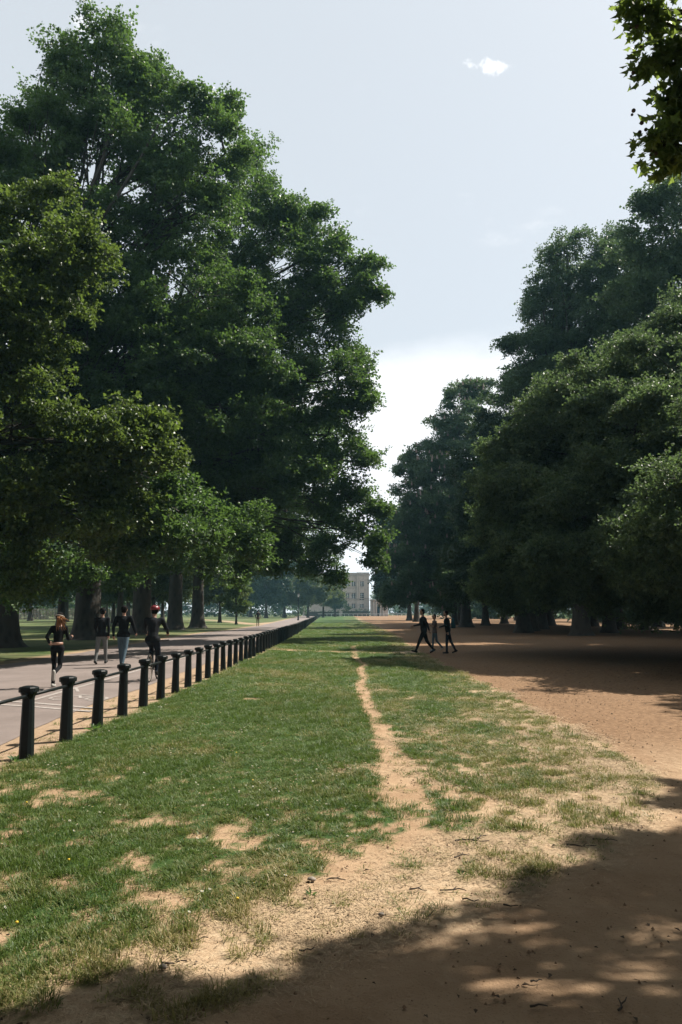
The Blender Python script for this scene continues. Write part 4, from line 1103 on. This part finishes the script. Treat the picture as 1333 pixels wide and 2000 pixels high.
# runner
rg = G(109, 1347); ru, JR = person('runner in black with streaming ginger hair and bare lower back', (*rg, road_z(*rg)), .06, 1.64,
    dict(legs=((18, 22), (-12, 62)), hem=.05, arms=((-38, 95), (8, 92)), foot=(0, -25), out=(.12, .10), fist=1), dict(legs=K['black'], top=K['black'], shoes=K['wshoe']), (K['hairb'], 'short'), lean=7, build=.90)
g = GB(); hc = JR['head']; rr = random.Random(2)
for k in range(34):
    a = hc + np.array((rr.uniform(-.03, .03), -.10, rr.uniform(-.05, .03))); e = a + np.array((rr.uniform(.02, .26), -.12 + rr.uniform(-.05, .05), -.12 + rr.uniform(-.16, .06)))
    g.tube([a, (a + e) / 2 + np.array((0, -.03, .035)), e], [.012, .014, .003], 5)
g.build('ponytail', K['ginger'], ru, shade=True)
g = GB(); g.torus(hc + np.array((0, -.015, .03)), (0.1, .35, 1), .094, .010, 24, 6); g.build('headband', K['white'], ru, shade=True)
g = GB(); w_ = JR['pel'] * .45 + JR['waist'] * .55; g.lathe([(.119, -.030), (.121, .0), (.119, .030)], 18, c=w_ + np.array((0, -.012, 0))); g.build('bare_waist', M['skin'], ru, shade=True)
# two men walking
q = G(197, 1301); person('walker in dark jacket and pale grey trousers beside the big flared trunk', (*q, road_z(*q)), .03, 1.76,
    dict(legs=((-14, 8), (16, 6)), arms=((10, 30), (-12, 18))), dict(legs=K['grey'], top=K['dark'], shoes=K['shoe']), (K['hairb'], 'short'), build=1.10)
q = G(239, 1306); person('broad walker in black sweater and washed jeans', (*q, road_z(*q)), -.05, 1.83,
    dict(legs=((16, 6), (-15, 10)), arms=((-10, 20), (12, 34)), out=(.14, .14)), dict(legs=K['denim'], top=K['black'], shoes=K['shoe']), (K['hairb'], 'short'), build=1.18)
# far walker
q = G(504, 1223.5); person('lone walker in brownish clothes on the sunlit path', (*q, road_z(*q)), .1, 1.88,
    dict(legs=((10, 5), (-12, 14)), arms=((-8, 15), (8, 15)), out=(.12, .12)), dict(legs=K['brown'], top=K['dusk'], shoes=K['shoe']), (K['hairb'], 'short'))
def backpack(q, heading, H, label, m_, z=.0):
    k = H / 1.75; o = empty('backpack', (q[0], q[1], z), heading, label, 'backpack')
    def off(g): g.v = [tuple(np.array(w) * k) for w in g.v]; return g
    g = GB(); g.box((0, -.215, 1.27), (.29, .15, .40), taper=.86); g.ball((0, -.215, 1.46), (.125, .066, .05), 12); off(g).build('bag', m_, o, shade=True)
    g = GB(); g.box((0, -.310, 1.17), (.22, .045, .17), taper=.9); off(g).build('pocket', m_, o)
    for s in (-1, 1):
        g = GB(); g.tube([(s * .09, -.16, 1.45), (s * .115, -.05, 1.508), (s * .12, .06, 1.475), (s * .12, .135, 1.38), (s * .125, .13, 1.22), (s * .13, -.13, 1.10)], .018, 6); off(g).build('strap', m_, o)
backpack(q, .1, 1.88, 'dark backpack on the lone walker', K['dark'], road_z(*q))
# three walkers in the shade, heading to the left
WL = math.pi / 2
q = G(829, 1276); person('tall dark clothed man striding ahead of two companions in the shade', (*q, 0), WL, 1.84,
    dict(legs=((25, 3), (-17, 20)), arms=((-30, 12), (22, 55)), out=(.10, .05)), dict(legs=K['black'], top=K['dark'], shoes=K['shoe']), (K['hairb'], 'short'), build=1.15, lean=4)
q = G(850, 1272); person('middle walker with bare forearms and a pale shoe in the shade', (*q, 0), WL + .3, 1.58,
    dict(legs=((-8, 34), (7, 4)), arms=((30, 85), (-6, 12)), short=1), dict(legs=K['denim'], top=K['dusk'], shoes=K['wshoe']), (K['hairb'], 'short'), build=.92)
q = G(876, 1276.5); person('last walker of three in the shade, wearing a teal backpack', (*q, 0), WL - .15, 1.74,
    dict(legs=((7, 6), (-15, 12)), arms=((-12, 12), (14, 60))), dict(legs=K['navy'], top=K['black'], shoes=K['shoe']), (K['hairb'], 'short'), lean=6)
backpack(q, WL - .15, 1.74, 'teal backpack on the last of three shaded walkers', K['teal'])

# cyclist and bicycle
cq = G(300, 1330); BZ = road_z(*cq); hb = .03
BK = empty('bicycle', (cq[0], cq[1], BZ), hb, 'black bicycle ridden away along the road', 'bicycle')
wr, wy = .335, .52
for s in (-1, 1):
    c_ = np.array((0, s * wy, wr + .018))
    g = GB(); g.torus(c_, (1, 0, 0), wr, .019, 36, 8); wh = g.build('wheel', K['shoe'], BK, shade=True); wh.data.name = 'wheel'
    g = GB(); g.torus(c_, (1, 0, 0), wr - .028, .010, 36, 6); g.build('rim', M['pebble'], wh, shade=True)
    g = GB(); g.tube([c_ + (-.04, 0, 0), c_ + (.04, 0, 0)], .018, 8)
    for k in range(16):
        a = 2 * math.pi * k / 16; g.tube([c_ + ((-1) ** k * .025, 0, 0), c_ + np.array((0, math.cos(a), math.sin(a))) * (wr - .03)], .0018, 4, caps=False)
    g.build('spoke', M['pebble'], wh)
bb = np.array((0, -.06, .29)); st = np.array((0, -.19, .80)); hdT = np.array((0, .34, .86)); hdB = np.array((0, .38, .68)); fa_, ra_ = np.array((0, wy, wr + .018)), np.array((0, -wy, wr + .018))
g = GB()
for a, b, r in ((bb, st, .017), (bb, hdB, .020), (st - (0, -.02, .1), hdT - (0, 0, .05), .017), (hdT, hdB, .021)): g.tube([a, b], r, 8)
for s in (-1, 1):
    g.tube([bb + (s * .03, 0, 0), ra_ + (s * .06, 0, 0)], .010, 6); g.tube([st + (s * .02, .01, -.07), ra_ + (s * .06, 0, 0)], .008, 6); g.tube([hdB + (s * .045, 0, -.02), fa_ + (s * .055, 0, 0)], .012, 6)
g.tube([hdB + (-.05, 0, -.02), hdB + (.05, 0, -.02)], .014, 6)
g.build('frame', K['dark'], BK, shade=True)
g = GB(); g.ball((0, -.24, .965), (.085, .13, .035), 12); g.tube([st - (0, -.01, .05), (0, -.215, .95)], .013, 8); g.build('saddle', K['shoe'], BK, shade=True)
g = GB(); g.tube([hdT, hdT + (0, -.01, .10), hdT + (0, .05, .14)], .014, 8); g.tube([hdT + (-.30, -.02, .155), hdT + (-.12, .05, .14), hdT + (.12, .05, .14), hdT + (.30, -.02, .155)], .012, 8); g.build('handlebar', K['dark'], BK, shade=True)
for s in (-1, 1):
    g = GB(); p_ = bb + np.array((s * .085, s * .12, s * -.12)); g.tube([bb + (s * .05, 0, 0), p_ - (s * .02, 0, 0)], .009, 6); g.box(p_ + (s * .045, 0, 0), (.09, .09, .022)); g.build('pedal', K['dark'], BK)
# rider: sits on the saddle with hands on the bar
cy_, JC = person('cyclist in dark jacket and red helmet riding away', (cq[0] - .0, cq[1], BZ), hb, 1.78,
    dict(legs=((66, 78), (34, 52)), arms=((40, 22), (40, 22)), foot=(0, 0), out=(.13, .13), inw=(.02, .02), fist=1), dict(legs=K['navy'], top=K['dark'], shoes=K['shoe']), (K['hairb'], 'short'), lean=14, z_lift=.10, build=1.12)
# shift the body so that the hips rest on the saddle
me_ = cy_.data; cv = np.zeros(len(me_.vertices) * 3); me_.vertices.foreach_get('co', cv); cv = cv.reshape(-1, 3); sh_ = np.array((0, -.24, 0)); cv += sh_; me_.vertices.foreach_set('co', cv.ravel()); me_.update()
for ch in cy_.children: ch.location = sh_
g = GB(); hc = JC['head'] + sh_
prof = [(.122, .015), (.126, .045), (.118, .085), (.09, .118), (.05, .135), (.012, .140)]
g.lathe([(a * .98, b) for a, b in prof], 16, c=hc + np.array((0, -.01, .0)), sy=1.18); hm = g.build('helmet', K['red'], cy_, shade=True)
g = GB()
for s in (-.045, 0, .045): g.tube([hc + (s, -.14, .05), hc + (s, -.08, .122), hc + (s, .03, .142), hc + (s, .10, .10)], .012, 6)
g.build('helmet_rib', K['dark'], hm, shade=True)

# ------------------------------------------------------------------ grass, straw, flowers
def grassmat(name, a, b, dry):
    m, n, out = mat(name)
    p = N(n, 'ShaderNodeBsdfPrincipled', Roughness=.5); p.inputs['Specular IOR Level'].default_value = .35
    oi = N(n, 'ShaderNodeObjectInfo'); ge = N(n, 'ShaderNodeNewGeometry')
    at = N(n, 'ShaderNodeAttribute', attribute_name='dryness', attribute_type='INSTANCER')
    r1 = mth(n, 'ADD', mth(n, 'MULTIPLY', oi.outputs['Random'], .5), mth(n, 'MULTIPLY', ge.outputs['Random Per Island'], .5))
    c_ = mixc(n, r1, a, b)
    dm = mth(n, 'ADD', at.outputs['Fac'], mth(n, 'MULTIPLY', mth(n, 'SUBTRACT', ge.outputs['Random Per Island'], .5), .5))
    c_ = mixc(n, smooth(n, dm, .12, .85), c_, dry)
    L(n, c_, p.inputs['Base Color'])
    tr = N(n, 'ShaderNodeBsdfTranslucent'); L(n, mixc(n, .6, c_, (.20, .32, .05)), tr.inputs[0])
    mx = N(n, 'ShaderNodeMixShader'); mx.inputs[0].default_value = .28
    L(n, p.outputs[0], mx.inputs[1]); L(n, tr.outputs[0], mx.inputs[2]); L(n, mx.outputs[0], out.inputs[0])
    return m


M['grass'] = grassmat('grass_blades', (0.027, 0.072, 0.015), (0.118, 0.165, 0.034), (0.29, 0.23, 0.10))
M['straw'] = plain('dry_straw', (0.40, 0.29, 0.175), .8, .35, 20)


def tuft(seed, n, rad, h0, h1, w):
    r = np.random.default_rng(seed); V = []; F = []; k = 0
    for i in range(n):
        a = r.random() * 6.283; q = rad * r.random() ** .6; b = np.array((q * math.cos(a), q * math.sin(a), -.004))
        l_ = r.uniform(h0, h1); a2 = a + r.normal(0, .9); tilt = r.uniform(.15, 1.0)
        d = np.array((math.cos(a2) * math.sin(tilt), math.sin(a2) * math.sin(tilt), math.cos(tilt)))
        s = np.array((-math.sin(a2), math.cos(a2), 0)) * w * r.uniform(.7, 1.3)
        m1 = b + d * l_ * .55; d2 = d + np.array((math.cos(a2) * .5, math.sin(a2) * .5, -.45)); d2 /= np.linalg.norm(d2); tp = m1 + d2 * l_ * .5
        V += [b - s / 2, b + s / 2, m1 + s * .4, m1 - s * .4, tp]; F += [(k, k + 1, k + 2, k + 3), (k + 3, k + 2, k + 4)]; k += 5
    return V, F, [0] * len(F)


TU = [tuft(200 + i, 34, .075, .03, .075, .0042) for i in range(5)] + [tuft(300 + i, 30, .06, .02, .045, .005) for i in range(3)]


def in_view(x, y, m_=.6): return np.abs(x) < .455 * y + m_


def sow(y0, y1, dens, sxy, sz, seed, xlim=(-60, 60)):
    r = np.random.default_rng(seed); xm = .455 * y1 + .6
    xa, xb = max(xlim[0], -xm), min(xlim[1], xm)
    k = int((xb - xa) * (y1 - y0) * dens); x = r.uniform(xa, xb, k); y = r.uniform(y0, y1, k)
    w = in_view(x, y); x, y = x[w], y[w]
    g, d, es = masks(x, y)
    w = (r.random(len(x)) < .05 * (es > -.1) + .95 * g ** .8) & ~((x < road_r(y) + .05) & (x > road_l(y) - .3))
    x, y, d, g = x[w], y[w], d[w], g[w]
    lush = fbm(x * .9, y * .7, 61, 4)
    s = sxy * r.uniform(.75, 1.25, len(x)); zz = sz * (.25 + 1.5 * lush) * r.uniform(.6, 1.45, len(x)) * (.6 + .4 * g)
    return np.stack([x, y, ground_z(x, y)], 1), np.stack([s, s, zz], 1), np.clip(d * .45 + 1.1 * (fbm(x * .5, y * .4, 77, 3) - .42) + 1.1 * (fbm(x * 2.3, y * 1.6, 78, 3) - .45) + .3 * (1 - g), 0, 1)


parts = [sow(3.0, 6, 430, 1.0, .95, 1), sow(6, 10, 250, 1.1, 1.0, 2), sow(10, 17, 150, 1.35, 1.05, 3), sow(17, 30, 60, 1.9, 1.15, 4, (-4, 14)), sow(30, 60, 18, 3.0, 1.4, 5, (-6, 12)), sow(60, 120, 5, 5.0, 1.6, 6, (-8, 8))]
gp = np.concatenate([q[0] for q in parts]); gs = np.concatenate([q[1] for q in parts]); gd = np.concatenate([q[2] for q in parts]); k = len(gp)
r_ = np.random.default_rng(9)
print('TUFTS', k)
go = scatter('grass', TU, gp, np.stack([r_.normal(0, .12, k), r_.normal(0, .12, k), r_.random(k) * 6.283], 1), gs, r_.integers(0, len(TU), k), [M['grass']], extra=gd)
# straw: dead blades lying flat
def straw(seed, n=15, rad=.13):
    r = np.random.default_rng(seed); V = []; F = []; k = 0
    for i in range(n):
        c_ = np.array((*(r.normal(0, rad * .5, 2)), r.uniform(.002, .012))); a = r.random() * 6.283; l_ = r.uniform(.015, .05)
        d = np.array((math.cos(a), math.sin(a), r.normal(0, .18))) * l_; s = np.array((-math.sin(a), math.cos(a), 0)) * .0016
        V += [c_ - d / 2 - s, c_ - d / 2 + s, c_ + d / 2 + s, c_ + d / 2 - s]; F.append((k, k + 1, k + 2, k + 3)); k += 4
    return V, F, [0] * len(F)
ST = [straw(400 + i) for i in range(5)]
x = r_.uniform(-5, 7, 60000); y = 3 + 15 * r_.random(60000) ** 1.3; w = in_view(x, y, .3); x, y = x[w], y[w]
g_, d_, e_ = masks(x, y); w = (r_.random(len(x)) < (d_ * (1 - .45 * g_) * sstep(.35, .62, fbm(x * 1.7, y * 1.4, 99, 4)) + .03)) & (x > fence_x(y)) & (e_ > -.25); x, y = x[w], y[w]; k = len(x)
print('STRAW', k)
scatter('dry_straw_litter', ST, np.stack([x, y, ground_z(x, y) - .006], 1), np.stack([np.zeros(k), np.zeros(k), r_.random(k) * 6.283], 1), np.full((k, 3), 1.0) * (1 + .5 * (y[:, None] > 8)), r_.integers(0, 5, k), [M['straw']])
# fallen leaves, husks and clods on the open ground
def litter(seed, n=7):
    r = np.random.default_rng(seed); V = []; F = []; mi = []; k = 0
    for i in range(n):
        c_ = np.array((*r.normal(0, .22, 2), r.uniform(.002, .008))); a = r.random() * 6.283; d = np.array((math.cos(a), math.sin(a), r.normal(0, .25)))
        l_ = r.uniform(.006, .022) * (1.7 if r.random() < .1 else 1)
        v, f = leaf_quad(c_, d, np.array((0, 0, 1.0)) + r.normal(0, .35, 3), l_, l_ * r.uniform(.25, .8), .4); V += v; F += [tuple(q + k for q in w) for w in f]; mi += [int(r.random() < .6)] * 2; k += 4
    for i in range(4):
        c_ = np.array((*r.normal(0, .25, 2), 0)); q = r.uniform(.004, .011)
        V += [c_ + (q, 0, 0), c_ + (0, q, 0), c_ - (q, 0, 0), c_ - (0, q, 0), c_ + (0, 0, q * 1.2)]; F += [(k, k + 1, k + 4), (k + 1, k + 2, k + 4), (k + 2, k + 3, k + 4), (k + 3, k, k + 4)]; mi += [2] * 4; k += 5
    return V, F, mi
M['dead_leaf'] = plain('dead_leaf', (.075, .048, .028), .8, .4, 12); M['tan_leaf'] = plain('tan_leaf', (.26, .18, .10), .8, .3, 12); M['clod'] = plain('clod', (.20, .125, .075), .95, .3, 20)
x = r_.uniform(-5, 12, 2600); y = 3 + 22 * r_.random(2600) ** 1.25; w = in_view(x, y, .3); x, y = x[w], y[w]
g_, d_, e_ = masks(x, y); w = (r_.random(len(x)) < (.75 - .6 * g_) * sstep(.30, .6, fbm(x * .8, y * .8, 121, 3))) & (x > fence_x(y)); x, y = x[w], y[w]; k = len(x)
print('LITTER', k)
scatter('fallen_litter', [litter(500 + i) for i in range(6)], np.stack([x, y, ground_z(x, y) - .008 * (1 - g_[w])], 1), np.stack([np.zeros(k), np.zeros(k), r_.random(k) * 6.283], 1), np.full((k, 3), 1.0) * (1 + .04 * y[:, None]), r_.integers(0, 6, k), [M['dead_leaf'], M['tan_leaf'], M['clod']])
# daisies scattered through the turf
def daisy():
    g = GB(); g.lathe([(.002, 0), (.0015, .045)], 4, m=2)
    for i in range(8):
        a0 = i * math.pi / 4; g.add([(0, 0, .046), (.011 * math.cos(a0 - .3), .011 * math.sin(a0 - .3), .048), (.013 * math.cos(a0), .013 * math.sin(a0), .047), (.011 * math.cos(a0 + .3), .011 * math.sin(a0 + .3), .048)], [(0, 1, 2, 3)], 0)
    g.lathe([(.0045, .0465), (.004, .050), (.001, .051)], 6, m=1)
    return g.v, g.f, g.mi
M['petal'] = plain('petal', (.45, .45, .42), .6, .1); M['yolk'] = plain('yellow_floret', (.60, .42, .03), .6, .15); M['stalk'] = plain('stalk', (.06, .12, .03), .6, .2)
x = r_.uniform(-5, 3, 14000); y = 4.5 + 22 * r_.random(14000); w = in_view(x, y, .2); x, y = x[w], y[w]
g_, d_, e_ = masks(x, y); pn = fbm(x * 1.2, y * .9, 90, 4)
w = (g_ > .6) & (d_ < .4) & (r_.random(len(x)) < sstep(.50, .72, pn) * .75 + .02) & (x > fence_x(y) + .15); x, y = x[w], y[w]; k = len(x)
print('DAISIES', k)
sc_ = (.55 + .4 * r_.random((k, 1))) * np.ones((1, 3))
scatter('daisies', [daisy()], np.stack([x, y, ground_z(x, y)], 1), np.stack([r_.normal(0, .3, k), r_.normal(0, .3, k), r_.random(k) * 6.28], 1), sc_, np.zeros(k), [M['petal'], M['yolk'], M['stalk']])
# dandelions, each by itself
g = GB(); g.lathe([(.0025, 0), (.002, .055)], 5, m=1); g.lathe([(.008, .055), (.018, .062), (.015, .070), (.004, .074)], 10, m=0); dm = g.mesh('dandelion'); dm.materials.append(M['yolk']); dm.materials.append(M['stalk'])
for (u, v), lab in zip(((52, 1574), (462, 1475), (494, 1529), (464, 1770), (33, 1812), (134, 1698)), ('yellow dandelion beside the dark hollow nearest the fence', 'yellow dandelion farthest out in the lush turf', 'yellow dandelion in lush turf short of the worn track', 'yellow dandelion on the edge of a bare patch', 'yellow dandelion closest to the camera, low in the grass', 'yellow dandelion alone in dense green turf')):
    q = G(u, v); o = link('dandelion', dm); o.scale = (.5, .5, .7); o.location = (*q, float(ground_z(*q)) + .005); tag(o, lab, 'flower', 'dandelions in the turf')
# broad-leaved weed at the foot of a post
def weed(u, v, lab, s=1.0, n_=14, seed=1):
    q = G(u, v); r = np.random.default_rng(seed); g = GB()
    for i in range(n_):
        a = r.random() * 6.28; e = r.uniform(.2, 1.1); d = np.array((math.cos(a) * math.cos(e), math.sin(a) * math.cos(e), math.sin(e)))
        vv, ff = leaf_quad(d * .015, d, np.array((0, 0, 1.0)) + r.normal(0, .2, 3), .13 * s * r.uniform(.6, 1.2), .05 * s); g.add(vv, ff)
    o = g.build('weed', M['plane_leaf']); o.location = (*q, float(ground_z(*q))); tag(o, lab, 'weed')
weed(185, 1428, 'dark leafy weed at the foot of a fence post', 1.15, 18, 1)
weed(30, 1490, 'low green weed by the nearest fence post', .9, 16, 2)
weed(608, 1752, 'small grey green rosette on bare soil', .35, 10, 3)
weed(903, 1710, 'tiny green rosette among dry straw', .3, 9, 4)
# twigs and stones on the bare ground
TW = [(885, 1739, .17, .15, 'thick dark twig lying on the dry edge of the earth'), (998, 1767, .09, -.1, 'short dark stick just outside the tree shadow'), (843, 1785, .07, .9, 'forked stub of twig near the shadow edge'), (1137, 1654, .22, -.12, 'long thin twig on pale dust right of the turf'),
      (1182, 1644, .18, -.2, 'thin twig beside the long one on pale dust'), (922, 1647, .26, .05, 'longest twig of the straw patch'), (940, 1640, .14, .8, 'upright leaning sprig in the straw patch'), (903, 1672, .15, .6, 'slanting twig below the longest one in straw'), (924, 1682, .13, .3, 'small twig lowest in the straw patch'),
      (1074, 1705, .12, 1.0, 'slanting twig on the dust toward the shadow'), (817, 1739, .11, 0, 'straight twig by the worn track end'), (919, 1756, .10, -.3, 'tapered twig near the thick dark twig'), (1048, 1919, .06, .1, 'short stick in a dappled light patch'), (1053, 1970, .08, .05, 'dark stick on the bright lowest light patch'),
      (1216, 1962, .12, .9, 'bent twig deep in the tree shadow'), (341, 1886, .12, .3, 'crooked dark twig on the bare patch in turf'), (389, 1836, .10, .4, 'small curved twig beside the bare patch'), (657, 1718, .13, -.05, 'thin twig lying on dusty turf'), (600, 1855, .08, .2, 'small twig at the shadow rim'), (1000, 1740, .05, .4, 'stubby twig above the shadow edge')]
for i, (u, v, l_, a, lab) in enumerate(TW):
    q = G(u, v); r = random.Random(i * 7 + 1); g = GB(); k = 5
    pts = [(l_ * (t_ - .5), l_ * r.uniform(-.09, .09), .006 + r.uniform(0, .012)) for t_ in np.linspace(0, 1, k)]
    g.tube(pts, np.linspace(.0045, .002, k) * (1 + l_ * 2), 6)
    if l_ > .1: g.tube([pts[2], (pts[2][0] + l_ * .18, pts[2][1] + l_ * .16, .02)], [.004, .002], 5)
    o = g.build('twig', M['twig']); o.location = (*q, float(ground_z(*q)) - .008); o.rotation_euler = (0, 0, a); tag(o, lab, 'twig', 'twigs on the dry ground')
for i, (u, v, s, lab) in enumerate(((609, 1721, .022, 'grey pebble on the bare strip of turf'), (318, 1897, .018, 'dark pebble beside the crooked twig'), (745, 1785, .015, 'small stone on the dusty slope'))):
    r = random.Random(i); g = GB(); g.ball((0, 0, 0), (s * 1.3, s, s * .75), 9)
    g.v = [(a * (1 + r.uniform(-.12, .12)), b * (1 + r.uniform(-.12, .12)), c_ * (1 + r.uniform(-.1, .1))) for a, b, c_ in g.v]
    q = G(u, v); o = g.build('pebble', M['pebble'], shade=True); o.location = (*q, float(ground_z(*q)) + s * .2); tag(o, lab, 'stone', 'stones on the dry ground')

# ------------------------------------------------------------------ haze
HAZE = True
if HAZE:
    g = GB(); g.box((0, 420, 21.5), (1100, 1000, 45)); g.v = [tuple(q) for q in g.v]
    m, n, out = mat('air'); pv = N(n, 'ShaderNodeVolumePrincipled', Density=0.00027); pv.inputs['Color'].default_value = (.40, .80, 1.0, 1); pv.inputs['Anisotropy'].default_value = .2
    L(n, pv.outputs[0], out.inputs['Volume'])
    hz = g.build('haze', m, kind='stuff')
